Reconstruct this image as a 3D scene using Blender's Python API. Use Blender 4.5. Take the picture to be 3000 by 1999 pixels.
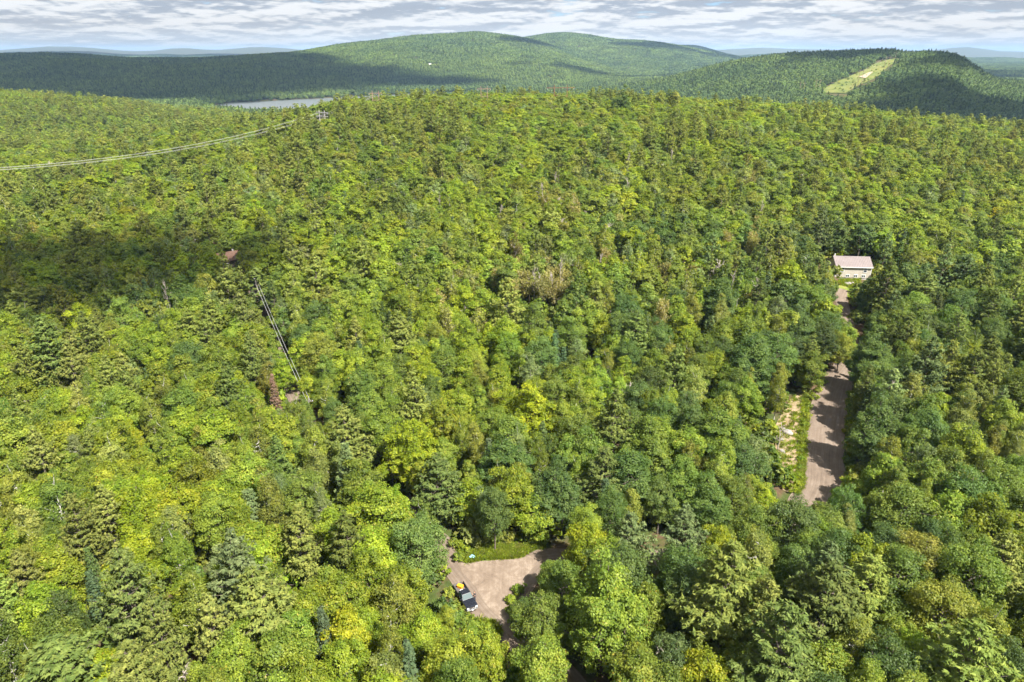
import bpy, bmesh, math, random
import numpy as np
from mathutils import Vector, Matrix, geometry

for o in list(bpy.data.objects):
    bpy.data.objects.remove(o)
SC = bpy.context.scene
COL = SC.collection
R = math.radians

# ------------------------------------------------------------------ camera
CAM_Z, PITCH, FPX = 72.0, R(23.0), 2000.0
cam_d = bpy.data.cameras.new('camera')
cam_d.sensor_width = 36.0
cam_d.lens = 36.0 * FPX / 3000.0
cam_d.clip_start = 0.5
cam_d.clip_end = 90000.0
cam = bpy.data.objects.new('camera', cam_d)
cam.location = (0, 0, CAM_Z)
cam.rotation_euler = (R(90) - PITCH, 0, 0)
COL.objects.link(cam)
SC.camera = cam

# ------------------------------------------------------------------ light
SUN_EL = R(53.0)
SUN_AZ = (0.70, -0.714)                     # horizontal direction towards the sun
n_ = math.hypot(*SUN_AZ)
TO_SUN = Vector((SUN_AZ[0]/n_*math.cos(SUN_EL), SUN_AZ[1]/n_*math.cos(SUN_EL), math.sin(SUN_EL)))
sun_d = bpy.data.lights.new('sun', 'SUN')
sun_d.energy = 4.0
sun_d.angle = R(0.55)
sun_d.color = (1.0, 0.95, 0.86)
sun = bpy.data.objects.new('sun', sun_d)
sun.rotation_euler = (-TO_SUN).to_track_quat('-Z', 'Y').to_euler()
COL.objects.link(sun)

SC.view_settings.view_transform = 'Standard'
SC.view_settings.look = 'None'
SC.view_settings.exposure = 1.85
SC.view_settings.gamma = 1.0
SC.view_settings.use_curve_mapping = False
SC.cycles.max_bounces = 6
SC.cycles.diffuse_bounces = 4
SC.cycles.glossy_bounces = 2
SC.cycles.transmission_bounces = 2
SC.cycles.adaptive_threshold = 0.02
SC.cycles.volume_bounces = 0
SC.cycles.transparent_max_bounces = 8
SC.cycles.caustics_reflective = False
SC.cycles.caustics_refractive = False
SC.render.film_transparent = False


class NT:
    """small helper to write node trees"""
    def __init__(self, tree):
        self.t = tree
        self.t.nodes.clear()

    def n(self, kind, props=None, **ins):
        nd = self.t.nodes.new(kind)
        for k, v in (props or {}).items():
            setattr(nd, k, v)
        for k, v in ins.items():
            self.set(nd, k, v)
        return nd

    def set(self, nd, key, v):
        s = nd.inputs[int(key[1:])] if key[0] == 'i' and key[1:].isdigit() else nd.inputs[key.replace('_', ' ')]
        if isinstance(v, bpy.types.NodeSocket):
            self.t.links.new(v, s)
        elif isinstance(v, bpy.types.Node):
            self.t.links.new(v.outputs[0], s)
        else:
            s.default_value = v

    def m(self, op, a, b=0.0, c=0.0, clamp=False):
        return self.n('ShaderNodeMath', dict(operation=op, use_clamp=clamp), i0=a, i1=b, i2=c).outputs[0]

    def vm(self, op, a, b=(0, 0, 0)):
        return self.n('ShaderNodeVectorMath', dict(operation=op), i0=a, i1=b).outputs[0]

    def mix(self, f, a, b, blend='MIX'):
        nd = self.n('ShaderNodeMix', dict(data_type='RGBA', blend_type=blend))
        self.set(nd, 'i0', f)
        self.set(nd, 'i6', a)
        self.set(nd, 'i7', b)
        return nd.outputs[2]

    def noise(self, vec, scale, detail=4.0, rough=0.55, dist=0.0, out=0):
        nd = self.n('ShaderNodeTexNoise', None, Scale=scale, Detail=detail, Roughness=rough, Distortion=dist)
        if vec is not None:
            self.set(nd, 'Vector', vec)
        return nd.outputs[out]

    def ramp(self, f, stops):
        nd = self.n('ShaderNodeValToRGB')
        nd.color_ramp.elements[0].position = stops[0][0]
        nd.color_ramp.elements[0].color = (*stops[0][1], 1)
        nd.color_ramp.elements[1].position = stops[-1][0]
        nd.color_ramp.elements[1].color = (*stops[-1][1], 1)
        for p, c in stops[1:-1]:
            e = nd.color_ramp.elements.new(p)
            e.color = (*c, 1)
        self.set(nd, 'i0', f)
        return nd.outputs[0]

    def smooth(self, v, lo, hi):
        nd = self.n('ShaderNodeMapRange', dict(interpolation_type='SMOOTHSTEP'))
        self.set(nd, 'i0', v)
        nd.inputs[1].default_value = lo
        nd.inputs[2].default_value = hi
        return nd.outputs[0]


# ------------------------------------------------------------------ sky
world = bpy.data.worlds.new('World')
SC.world = world
world.use_nodes = True
world.cycles.sampling_method = 'MANUAL'
world.cycles.sample_map_resolution = 512
W = NT(world.node_tree)
sky = W.n('ShaderNodeTexSky', dict(sky_type='NISHITA', sun_disc=False, sun_elevation=SUN_EL,
                                   sun_rotation=math.atan2(SUN_AZ[0], SUN_AZ[1]), altitude=200.0,
                                   air_density=1.0, dust_density=0.4, ozone_density=1.0))
blue = W.n('ShaderNodeVectorMath', dict(operation='SCALE'), i0=sky.outputs[0])
blue.inputs['Scale'].default_value = 0.040
gen = W.n('ShaderNodeTexCoord').outputs['Generated']
sep = W.n('ShaderNodeSeparateXYZ', None, i0=gen)
zz = W.m('MAXIMUM', sep.outputs[2], 0.0)


def cloud_field(lift):
    """density of a cumulus deck met by a view ray; lift raises the ray a little"""
    z = W.m('ADD', zz, lift)
    g = W.m('LOGARITHM', W.m('ADD', z, 0.022), math.e)
    wide = W.m('DIVIDE', 9.0, W.m('ADD', 0.6, W.m('MULTIPLY', z, 5.0)))
    p = W.n('ShaderNodeCombineXYZ', None, i0=W.m('MULTIPLY', sep.outputs[0], wide), i1=W.m('MULTIPLY', sep.outputs[1], wide), i2=W.m('MULTIPLY', g, 0.78)).outputs[0]
    big = W.noise(p, 0.9, 1.0, 0.5)
    mid = W.noise(p, 2.1, 6.0, 0.56, 0.35)
    puff = W.m('ABSOLUTE', W.m('SUBTRACT', W.noise(p, 3.4, 3.0, 0.5), 0.5))
    return W.m('ADD', W.m('ADD', W.m('MULTIPLY', big, 0.55), W.m('MULTIPLY', mid, 0.55)), W.m('MULTIPLY', puff, 0.45))


d0, d1, d2 = cloud_field(0.0), cloud_field(0.004), cloud_field(0.014)
cover = W.smooth(d0, 0.37, 0.47)
toplight = W.m('ADD', W.m('MULTIPLY', W.m('SUBTRACT', d0, d1), 1.5), W.m('MULTIPLY', W.m('SUBTRACT', d0, d2), 1.5))
shade = W.smooth(W.m('ADD', toplight, W.m('MULTIPLY', W.m('SUBTRACT', 0.63, d0), 0.55)), -0.22, 0.24)
ccol = W.ramp(shade, [(0.0, (0.128, 0.140, 0.160)), (0.30, (0.168, 0.178, 0.193)), (0.58, (0.215, 0.221, 0.228)), (1.0, (0.276, 0.276, 0.276))])
sky_mix = W.mix(W.m('MULTIPLY', cover, 0.95), W.mix(1.0, blue.outputs[0], (0.62, 0.80, 1.12, 1), 'MULTIPLY'), ccol)
veil = W.smooth(zz, 0.055, -0.005)
final = W.mix(W.m('MULTIPLY', veil, 0.55), sky_mix, (0.250, 0.251, 0.252, 1))
bg = W.n('ShaderNodeBackground', None, Color=final, Strength=1.0)
W.n('ShaderNodeOutputWorld', None, Surface=bg)

# ------------------------------------------------------------------ terrain
SP, CP = math.sin(PITCH), math.cos(PITCH)


def tanv(v):
    """rise per metre forward of the view ray through image row v"""
    w = (999.5 - np.asarray(v, float)) / FPX
    return (-SP + CP * w) / (CP + SP * w)


def sst(x, a, b):
    t = np.clip((x - a) / (b - a), 0, 1)
    return t * t * (3 - 2 * t)


def smax(a, b, k):
    h = np.clip(0.5 + 0.5 * (a - b) / k, 0, 1)
    return b + (a - b) * h + k * h * (1 - h)


LAKE_Z = -38.0
RIDGES = {
    # name: (tree height, front width, back width, [(azimuth column, distance, row of the tree tops)])
    'left':   (14, 380, 520, [(-2500, 900, 258), (-600, 880, 256), (0, 850, 262), (200, 840, 280), (350, 830, 297), (450, 820, 318), (600, 800, 330), (720, 790, 345), (900, 780, 420), (4000, 780, 420)]),
    'power':  (15, 900, 900, [(-900, 1900, 300), (1500, 1900, 300), (1800, 1900, 262), (1900, 1900, 240), (2000, 1900, 217), (2100, 1880, 188), (2200, 1860, 167), (2300, 1850, 154), (2400, 1840, 149), (2500, 1820, 145), (2590, 1800, 141), (2625, 1780, 143), (2655, 1760, 151), (2690, 1720, 150), (2730, 1700, 146), (2790, 1700, 153), (2830, 1700, 170), (2880, 1700, 203), (2920, 1700, 226), (3000, 1700, 240), (3400, 1700, 262), (4500, 1700, 262)]),
    'east':   (14, 1700, 1500, [(-3000, 3300, 154), (0, 3300, 156), (150, 3300, 154), (250, 3300, 158), (310, 3300, 164), (400, 3300, 168), (500, 3300, 169), (600, 3300, 167), (700, 3300, 161), (800, 3300, 155), (900, 3300, 150), (1000, 3300, 156), (1150, 3300, 190), (1400, 3300, 250), (4000, 3300, 280)]),
    'main':   (14, 2000, 2200, [(-3000, 3900, 260), (300, 3900, 260), (600, 3900, 190), (800, 3900, 160), (900, 3900, 145), (1000, 3900, 129), (1100, 3900, 119), (1200, 3900, 106), (1300, 3900, 101), (1400, 3900, 91), (1470, 3900, 99), (1540, 3900, 110), (1600, 3900, 127), (1700, 3900, 160), (1850, 3900, 200), (2100, 3900, 270), (4500, 3900, 280)]),
    'second': (14, 2000, 2200, [(-3000, 5000, 260), (1100, 5000, 220), (1400, 5000, 132), (1540, 5000, 108), (1600, 5000, 98), (1650, 5000, 95), (1720, 5000, 101), (1800, 5000, 114), (1900, 5000, 120), (2000, 5000, 133), (2080, 5000, 150), (2180, 5000, 168), (2400, 5000, 200), (4500, 5000, 200)]),
    'knob':   (14, 1200, 1500, [(-3000, 6800, 200), (1850, 6800, 170), (1950, 6800, 138), (2010, 6800, 130), (2050, 6800, 134), (2120, 6800, 155), (2250, 6800, 180), (4500, 6800, 200)]),
    'green':  (12, 2500, 2500, [(-3000, 8500, 158), (0, 8500, 153), (130, 8500, 146), (260, 8500, 147), (360, 8500, 156), (500, 8500, 160), (620, 8500, 153), (720, 8500, 155), (900, 8500, 160), (2100, 8500, 165), (2200, 8500, 156), (2320, 8500, 157), (2500, 8500, 166), (4500, 8500, 170)]),
    'far':    (0, 2800, 3500, [(-3000, 14000, 149), (0, 14000, 150), (60, 14000, 143), (130, 14000, 136), (200, 14000, 136), (260, 14000, 140), (300, 14000, 142), (370, 14000, 152), (430, 14000, 152), (500, 14000, 143), (540, 14000, 139), (600, 14000, 147), (640, 14000, 149), (700, 14000, 141), (760, 14000, 137), (830, 14000, 141), (900, 14000, 148), (1000, 14000, 152), (1400, 14000, 152), (2060, 14000, 149), (2150, 14000, 144), (2240, 14000, 139), (2320, 14000, 144), (2450, 14000, 146), (2600, 14000, 150), (2740, 14000, 149), (2785, 14000, 141), (2815, 14000, 135), (2850, 14000, 139), (2900, 14000, 149), (3000, 14000, 152), (4500, 14000, 152)]),
}
NEAR_U = [-2500, -600, 0, 300, 600, 800, 880, 950, 1100, 1300, 1500, 1800, 2000, 2200, 2400, 2600, 2800, 3000, 3600, 5000]
NEAR_V = [440, 440, 430, 405, 370, 338, 316, 290, 279, 272, 269, 273, 280, 292, 307, 326, 352, 376, 430, 440]
NEAR_Y = [420, 420, 420, 420, 430, 440, 448, 455, 470, 480, 480, 475, 470, 460, 455, 450, 445, 440, 430, 430]
LAKE_FAR = [(560, 1500), (600, 1560), (655, 1640), (720, 1680), (900, 1790), (1100, 1930), (1300, 2080), (1480, 2190), (1560, 2215), (1700, 2230), (1830, 2290)]
LAKE_NEAR = [(560, 1490), (600, 1380), (655, 1330), (720, 1300), (900, 1300), (1100, 1500), (1300, 1850), (1480, 2080), (1560, 2120), (1700, 2150), (1830, 2270)]


def column(x, y):
    return 1500 + FPX / CP * np.asarray(x) / np.maximum(np.asarray(y), 60.0)


def HT(x, y):
    """ground height"""
    x = np.asarray(x, float)
    y = np.asarray(y, float)
    u = column(x, y)
    und = 9 * np.sin(x / 260 + 1.3 * np.sin(y / 410)) * np.sin(y / 330 + 0.7) + 5 * np.sin(x / 120 + y / 170 + 2) * np.sin(y / 140 - x / 300)
    und = und * (1 + 0.7 * sst(y, 1500, 2600))
    z = LAKE_Z + 5 + 0.25 * und * sst(y, 600, 1500) + 2 * sst(y, 2400, 3000)
    for nm, (th, wf, wb, pts) in RIDGES.items():
        p = np.array(pts, float)
        yc = np.interp(u, p[:, 0], p[:, 1])
        v = np.interp(u, p[:, 0], p[:, 2])
        for _ in range(1):
            v = (v * 2 + np.interp(u - 22, p[:, 0], p[:, 2]) + np.interp(u + 22, p[:, 0], p[:, 2])) / 4
        zc = CAM_Z + yc * tanv(v) - th
        t = (y - yc) / np.where(y < yc, wf, wb)
        prof = 0.5 * (1 + np.cos(np.pi * np.clip(t, -1, 1)))
        prof = np.where(y < yc, prof ** 0.9, prof)
        amp = 0.0 if nm in ('far',) else 1.0
        zr = LAKE_Z - 4 + (zc - LAKE_Z + 4) * prof + amp * und * np.sin(np.pi * np.clip(-t, 0, 1)) * (1.0 if yc.max() > 1500 else 0.3)
        z = smax(zr, z, 5.0 if nm == 'power' else 8.0)
    vn = np.interp(u, NEAR_U, NEAR_V)
    yc = np.interp(u, NEAR_U, NEAR_Y)
    zc = CAM_Z + yc * tanv(vn) - 13.5
    tt = np.clip((y - 105) / (yc - 105), 0, 1)
    zf = zc * np.sin(np.pi / 2 * tt) ** 1.25
    tb = np.clip((y - yc) / 560, 0, 1)
    zb = LAKE_Z - 6 + (zc - LAKE_Z + 6) * 0.5 * (1 + np.cos(np.pi * tb))
    za = np.where(y < yc, zf, zb) + 0.14 * und * sst(y, 140, 260)
    z = np.where(y < 700, np.where(y < 560, za, smax(za, z, 6.0)), smax(za, z, 6.0))
    # left valley beyond the line
    lf = np.array(LAKE_FAR, float)
    ln = np.array(LAKE_NEAR, float)
    yf = np.interp(u, lf[:, 0], lf[:, 1], left=0, right=0)
    yn = np.interp(u, ln[:, 0], ln[:, 1], left=1e9, right=1e9)
    inside = np.minimum(y - yn, yf - y)
    dip = sst(inside, -90, 30)
    z = np.where(inside > -90, z * (1 - dip) + np.minimum(z, LAKE_Z - 5) * dip, z)
    return z


def ray(u, v):
    w = (999.5 - v) / FPX
    return np.array([(u - 1500) / FPX, CP + SP * w, -SP + CP * w])


TS = np.concatenate([np.arange(20, 700, 0.5), np.geomspace(700, 20000, 1600)])


def gp(u, v, off=0.0, first=True):
    """where the view ray through a pixel of the photograph meets the ground raised by off"""
    d = ray(u, v)
    P = d[None, :] * TS[:, None]
    zz_ = CAM_Z + P[:, 2]
    below = zz_ < HT(P[:, 0], P[:, 1]) + off
    if not below.any():
        return None
    i = int(np.argmax(below))
    lo, hi = TS[max(i - 1, 0)], TS[i]
    for _ in range(18):
        mid = (lo + hi) / 2
        p = d * mid
        if CAM_Z + p[2] < HT(p[0], p[1]) + off:
            hi = mid
        else:
            lo = mid
    p = d * hi
    return np.array([p[0], p[1], float(HT(p[0], p[1]))])


def project(P):
    """world points (n,3) -> pixels of the photograph"""
    P = np.asarray(P, float)
    x, y, z = P[..., 0], P[..., 1], P[..., 2] - CAM_Z
    depth = y * CP - z * SP
    up = y * SP + z * CP
    depth = np.where(depth < 1, 1, depth)
    return 1500 + FPX * x / depth, 999.5 - FPX * up / depth, depth


_BOX = {}


def in_poly(px, py, poly):
    px = np.asarray(px, float)
    py = np.asarray(py, float)
    ins = np.zeros(px.shape, bool)
    key = id(poly)
    if key not in _BOX:
        q = np.array(poly, float)
        _BOX[key] = (q, q[:, 0].min(), q[:, 0].max(), q[:, 1].min(), q[:, 1].max(), poly)
    q, x_lo, x_hi, y_lo, y_hi, _ = _BOX[key]
    if px.max() < x_lo or px.min() > x_hi or py.max() < y_lo or py.min() > y_hi:
        return ins
    for i in range(len(q)):
        x0, y0 = q[i]
        x1, y1 = q[(i + 1) % len(q)]
        c = ((y0 > py) != (y1 > py)) & (px < (x1 - x0) * (py - y0) / (y1 - y0 + 1e-12) + x0)
        ins ^= c
    return ins


# ------------------------------------------------------------------ mesh helpers
def mesh_from(name, V, F, mats=(), fmat=None, smooth=False, attrs=None, uv=None):
    """V (n,3), F (m,k) one face size"""
    V = np.ascontiguousarray(V, np.float32)
    F = np.ascontiguousarray(F, np.int32)
    me = bpy.data.meshes.new(name)
    m, k = F.shape
    me.vertices.add(len(V))
    me.vertices.foreach_set('co', V.ravel())
    me.loops.add(m * k)
    me.loops.foreach_set('vertex_index', F.ravel())
    me.polygons.add(m)
    me.polygons.foreach_set('loop_start', np.arange(0, m * k, k, dtype=np.int32))
    me.polygons.foreach_set('loop_total', np.full(m, k, np.int32))
    for mt in mats:
        me.materials.append(mt)
    if fmat is not None:
        me.polygons.foreach_set('material_index', np.ascontiguousarray(fmat, np.int32))
    if smooth:
        me.polygons.foreach_set('use_smooth', np.ones(m, bool))
    if attrs is not None:                       # per-vertex colour attribute
        for an, arr in attrs.items():
            a = me.attributes.new(an, 'FLOAT_COLOR', 'POINT')
            a.data.foreach_set('color', np.ascontiguousarray(arr, np.float32).ravel())
    if uv is not None:
        l = me.uv_layers.new(name='UVMap')
        l.data.foreach_set('uv', np.ascontiguousarray(uv[F.ravel()], np.float32).ravel())
    me.update(calc_edges=True)
    me.validate()
    return me


def link(name, data, parent=None, loc=None, rot=None, scale=None):
    o = bpy.data.objects.new(name, data)
    COL.objects.link(o)
    if parent is not None:
        o.parent = parent
    if loc is not None:
        o.location = loc
    if rot is not None:
        o.rotation_euler = rot
    if scale is not None:
        o.scale = scale if hasattr(scale, '__len__') else (scale,) * 3
    return o


def tag(o, label=None, cat=None, group=None, kind=None):
    if label:
        o['label'] = label
    if cat:
        o['category'] = cat
    if group:
        o['group'] = group
    if kind:
        o['kind'] = kind
    return o


def bm_obj(name, bm, mat, parent=None, bevel=0.0, smooth=False, loc=None, rot=None):
    me = bpy.data.meshes.new(name)
    if bevel > 0:
        bmesh.ops.bevel(bm, geom=list(bm.edges), offset=bevel, segments=2, affect='EDGES', profile=0.7)
    bmesh.ops.recalc_face_normals(bm, faces=list(bm.faces))
    bm.to_mesh(me)
    bm.free()
    me.materials.append(mat)
    if smooth:
        for p in me.polygons:
            p.use_smooth = True
    return link(name, me, parent, loc, rot)


def box(bm, c, s, rz=0.0, taper=None):
    """axis box, centre c, full size s; taper=(sx,sy) scales the top"""
    vs = []
    for dz in (-0.5, 0.5):
        for dx, dy in ((-.5, -.5), (.5, -.5), (.5, .5), (-.5, .5)):
            tx, ty = (taper if (taper and dz > 0) else (1, 1))
            x, y = dx * s[0] * tx, dy * s[1] * ty
            xr, yr = x * math.cos(rz) - y * math.sin(rz), x * math.sin(rz) + y * math.cos(rz)
            vs.append(bm.verts.new((c[0] + xr, c[1] + yr, c[2] + dz * s[2])))
    for f in ((3, 2, 1, 0), (4, 5, 6, 7), (0, 1, 5, 4), (1, 2, 6, 5), (2, 3, 7, 6), (3, 0, 4, 7)):
        bm.faces.new([vs[i] for i in f])


def boxo(name, c, s, mat, parent=None, bevel=0.0, rz=0.0, taper=None):
    bm = bmesh.new()
    box(bm, c, s, rz, taper)
    return bm_obj(name, bm, mat, parent, bevel)


def tube_arrays(paths, sides=6):
    """paths: list of (points (n,3), radii (n,)) -> V, F"""
    Vs, Fs, off = [], [], 0
    ang = np.arange(sides) * 2 * np.pi / sides
    for P, rad in paths:
        P = np.asarray(P, float)
        rad = np.asarray(rad, float)
        n = len(P)
        T = np.gradient(P, axis=0)
        T /= np.linalg.norm(T, axis=1)[:, None] + 1e-9
        ref = np.where(np.abs(T[:, 2:3]) > 0.9, np.array([[1., 0, 0]]), np.array([[0, 0, 1.]]))
        A = np.cross(T, ref)
        A /= np.linalg.norm(A, axis=1)[:, None] + 1e-9
        B = np.cross(T, A)
        ring = P[:, None, :] + rad[:, None, None] * (np.cos(ang)[None, :, None] * A[:, None, :] + np.sin(ang)[None, :, None] * B[:, None, :])
        Vs.append(ring.reshape(-1, 3))
        i = np.arange(n - 1)[:, None] * sides
        j = np.arange(sides)[None, :]
        a = i + j
        b = i + (j + 1) % sides
        Fs.append((np.stack([a, b, b + sides, a + sides], -1).reshape(-1, 4)) + off)
        off += n * sides
    return np.concatenate(Vs), np.concatenate(Fs)


# ------------------------------------------------------------------ materials
def material(name):
    m = bpy.data.materials.new(name)
    m.use_nodes = True
    return m, NT(m.node_tree)


def simple(name, col, rough=0.6, metal=0.0, spec=0.4, noise=0.0, nscale=6.0, bump=0.0):
    m, t = material(name)
    p = t.n('ShaderNodeBsdfPrincipled', None, Roughness=rough, Metallic=metal)
    p.inputs['Specular IOR Level'].default_value = spec
    if noise > 0:
        co = t.n('ShaderNodeTexCoord').outputs['Object']
        f = t.noise(co, nscale, 6.0, 0.6)
        dark = tuple(c * (1 - noise) for c in col)
        lite = tuple(min(1, c * (1 + noise)) for c in col)
        t.set(p, 'Base Color', t.ramp(f, [(0.3, dark), (0.7, lite)]))
        if bump > 0:
            b = t.n('ShaderNodeBump', None, Strength=bump, Distance=0.03, Height=f)
            t.set(p, 'Normal', b)
    else:
        p.inputs['Base Color'].default_value = (*col, 1)
    t.n('ShaderNodeOutputMaterial', None, Surface=p)
    return m


def leaf_material(name, rough, transl, vary, spec=0.25):
    """leaf colour = tint of the tree x small differences from leaf to leaf and spray to spray"""
    m, t = material(name)
    tint = t.n('ShaderNodeAttribute', dict(attribute_type='INSTANCER', attribute_name='tint')).outputs['Color']
    lv = t.n('ShaderNodeAttribute', dict(attribute_type='GEOMETRY', attribute_name='leafvar')).outputs['Color']
    s = t.n('ShaderNodeSeparateColor', None, i0=lv)
    val = t.m('ADD', 1.0 - vary, t.m('MULTIPLY', s.outputs[0], 2 * vary))
    val = t.m('MULTIPLY', val, t.m('ADD', 0.74, t.m('MULTIPLY', s.outputs[1], 0.52)))
    hue = t.m('ADD', 0.5 + 0.016, t.m('MULTIPLY', s.outputs[1], -0.032))
    hs = t.n('ShaderNodeHueSaturation', None, Hue=hue, Saturation=1.0, Value=val, Color=tint)
    tip = t.mix(s.outputs[2], hs.outputs[0], (0.42, 0.27, 0.05, 1))
    d = t.n('ShaderNodeBsdfPrincipled', None, Base_Color=tip, Roughness=rough)
    d.inputs['Specular IOR Level'].default_value = spec
    tc = t.mix(1.0, tip, (1.35, 1.35, 0.6, 1), 'MULTIPLY')
    tr = t.n('ShaderNodeBsdfTranslucent', None, Color=tc)
    mx = t.n('ShaderNodeMixShader', None, i0=transl, i1=d, i2=tr)
    t.n('ShaderNodeOutputMaterial', None, Surface=mx)
    return m


M = {}
M['leaf'] = leaf_material('leaf', 0.5, 0.46, 0.22)
M['needle'] = leaf_material('needle', 0.65, 0.34, 0.20, 0.10)
M['bark'] = simple('bark', (0.13, 0.105, 0.085), 0.9, noise=0.5, nscale=3.0)
M['bark_birch'] = simple('birch_bark', (0.45, 0.43, 0.39), 0.8, noise=0.45, nscale=2.5)
M['deadwood'] = simple('dead_wood', (0.36, 0.31, 0.27), 0.85, noise=0.35, nscale=2.0)
M['rust_needle'] = simple('rust_needle', (0.42, 0.11, 0.04), 0.8, noise=0.3)


def ground_material():
    m, t = material('forest_floor')
    pos = t.n('ShaderNodeNewGeometry').outputs['Position']
    f1 = t.noise(pos, 0.11, 5, 0.6)
    f2 = t.noise(pos, 0.9, 6, 0.65)
    litter = t.ramp(f2, [(0.3, (0.060, 0.040, 0.024)), (0.7, (0.13, 0.085, 0.05))])
    green = t.ramp(f2, [(0.3, (0.030, 0.045, 0.012)), (0.7, (0.075, 0.10, 0.026))])
    c = t.mix(t.smooth(f1, 0.42, 0.56), litter, green)
    p = t.n('ShaderNodeBsdfPrincipled', None, Base_Color=c, Roughness=0.95)
    p.inputs['Specular IOR Level'].default_value = 0.1
    b = t.n('ShaderNodeBump', None, Strength=0.6, Distance=0.15, Height=f2)
    t.set(p, 'Normal', b)
    t.n('ShaderNodeOutputMaterial', None, Surface=p)
    return m


def gravel_material(name, a, b_, c_, sw=0.4):
    """packed dirt road: UV = metres across / along"""
    m, t = material(name)
    uv = t.n('ShaderNodeUVMap').outputs[0]
    pos = t.n('ShaderNodeNewGeometry').outputs['Position']
    st = t.n('ShaderNodeMapping', None, Vector=uv)
    st.inputs['Scale'].default_value = (1.0, 0.045, 1.0)
    streak = t.noise(st.outputs[0], 2.6, 5, 0.65, 0.2)
    big = t.noise(pos, 0.22, 5, 0.6)
    fine = t.noise(pos, 3.0, 6, 0.7)
    scuff = t.n('ShaderNodeTexNoise', None, Vector=pos, Scale=0.35, Detail=7.0, Roughness=0.6, Distortion=2.2).outputs[0]
    k = t.m('ADD', t.m('MULTIPLY', streak, sw), t.m('ADD', t.m('MULTIPLY', big, 0.28), t.m('ADD', t.m('MULTIPLY', fine, 0.18), t.m('MULTIPLY', scuff, 0.58 - sw))))
    col = t.ramp(k, [(0.38, a), (0.52, b_), (0.68, c_)])
    p = t.n('ShaderNodeBsdfPrincipled', None, Base_Color=col, Roughness=0.95)
    p.inputs['Specular IOR Level'].default_value = 0.15
    bp = t.n('ShaderNodeBump', None, Strength=0.5, Distance=0.04, Height=t.m('ADD', fine, streak))
    t.set(p, 'Normal', bp)
    t.n('ShaderNodeOutputMaterial', None, Surface=p)
    return m


M['ground'] = ground_material()
M['road'] = gravel_material('dirt_road', (0.110, 0.083, 0.064), (0.156, 0.120, 0.093), (0.235, 0.190, 0.152))
M['junction'] = gravel_material('junction_dirt', (0.128, 0.095, 0.071), (0.190, 0.146, 0.112), (0.315, 0.256, 0.202), 0.18)
M['track'] = gravel_material('wheel_dust', (0.32, 0.225, 0.16), (0.40, 0.30, 0.225), (0.50, 0.40, 0.31))


def patchy(name, cols, scale, bump=0.3, dist=0.1):
    m, t = material(name)
    pos = t.n('ShaderNodeNewGeometry').outputs['Position']
    f = t.noise(pos, scale, 7, 0.65)
    n = len(cols)
    c = t.ramp(f, [(0.34 + 0.32 * i / (n - 1), cc) for i, cc in enumerate(cols)])
    p = t.n('ShaderNodeBsdfPrincipled', None, Base_Color=c, Roughness=0.95)
    p.inputs['Specular IOR Level'].default_value = 0.12
    b = t.n('ShaderNodeBump', None, Strength=bump, Distance=dist, Height=f)
    t.set(p, 'Normal', b)
    t.n('ShaderNodeOutputMaterial', None, Surface=p)
    return m


M['sand'] = patchy('sandy_bank', [(0.13, 0.13, 0.04), (0.25, 0.18, 0.115), (0.36, 0.27, 0.18)], 0.8)
M['field'] = patchy('clearing_grass', [(0.085, 0.115, 0.03), (0.135, 0.155, 0.038), (0.185, 0.18, 0.055)], 0.035, 0.2, 1.0)
M['lawn'] = patchy('lawn', [(0.08, 0.13, 0.02), (0.16, 0.19, 0.035), (0.24, 0.21, 0.08)], 0.5)
M['bare'] = patchy('bare_soil', [(0.30, 0.22, 0.15), (0.42, 0.33, 0.25)], 0.2)

# ------------------------------------------------------------------ ground
def grow(a, step, g, lim):
    out = []
    x = a
    while abs(x) < lim:
        step *= g
        x += step if a >= 0 else -step
        out.append(x)
    return out


gx = np.array(sorted(grow(-320, 4.0, 1.055, 24000)) + list(np.arange(-320, 340.1, 4.0)) + grow(340.0, 4.0, 1.055, 24000))
gy = np.array([-24000, -8000, -2500, -800, -300, -100, -40, 0] + list(np.arange(20, 560.1, 4.0)) + grow(560.0, 4.0, 1.035, 24000))
GX, GY = np.meshgrid(gx, gy)
GZ = HT(GX, GY)
V = GV = np.stack([GX, GY, GZ], -1).reshape(-1, 3)
nx, ny = len(gx), len(gy)
ii = (np.arange(ny - 1)[:, None] * nx + np.arange(nx - 1)[None, :]).ravel()
F = np.stack([ii, ii + 1, ii + 1 + nx, ii + nx], -1)
ground = link('ground', mesh_from('ground', V, F, [M['ground']], smooth=True))
tag(ground, kind='structure')

# lake
lf, ln = np.array(LAKE_FAR, float), np.array(LAKE_NEAR, float)
us = np.linspace(560, 1830, 60)
LV, LF_ = [], []
for u in us:
    yf = np.interp(u, lf[:, 0], lf[:, 1]) + 130
    yn = np.interp(u, ln[:, 0], ln[:, 1]) - 130
    for k in range(5):
        y = yn + (yf - yn) * k / 4
        LV.append(((u - 1500) * CP / FPX * y, y, LAKE_Z))
for i in range(len(us) - 1):
    for k in range(4):
        a = i * 5 + k
        LF_.append((a, a + 5, a + 6, a + 1))
wm, t = material('lake_water')
pos = t.n('ShaderNodeNewGeometry').outputs['Position']
p = t.n('ShaderNodeBsdfPrincipled', None, Base_Color=(0.10, 0.115, 0.12, 1), Roughness=0.42)
p.inputs['IOR'].default_value = 1.33
p.inputs['Specular IOR Level'].default_value = 0.9
b = t.n('ShaderNodeBump', None, Strength=0.08, Distance=0.2, Height=t.noise(pos, 0.25, 4, 0.6))
t.set(p, 'Normal', b)
t.n('ShaderNodeOutputMaterial', None, Surface=p)
lake = link('lake', mesh_from('lake', np.array(LV), np.array(LF_), [wm]))
tag(lake, kind='structure')


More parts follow.
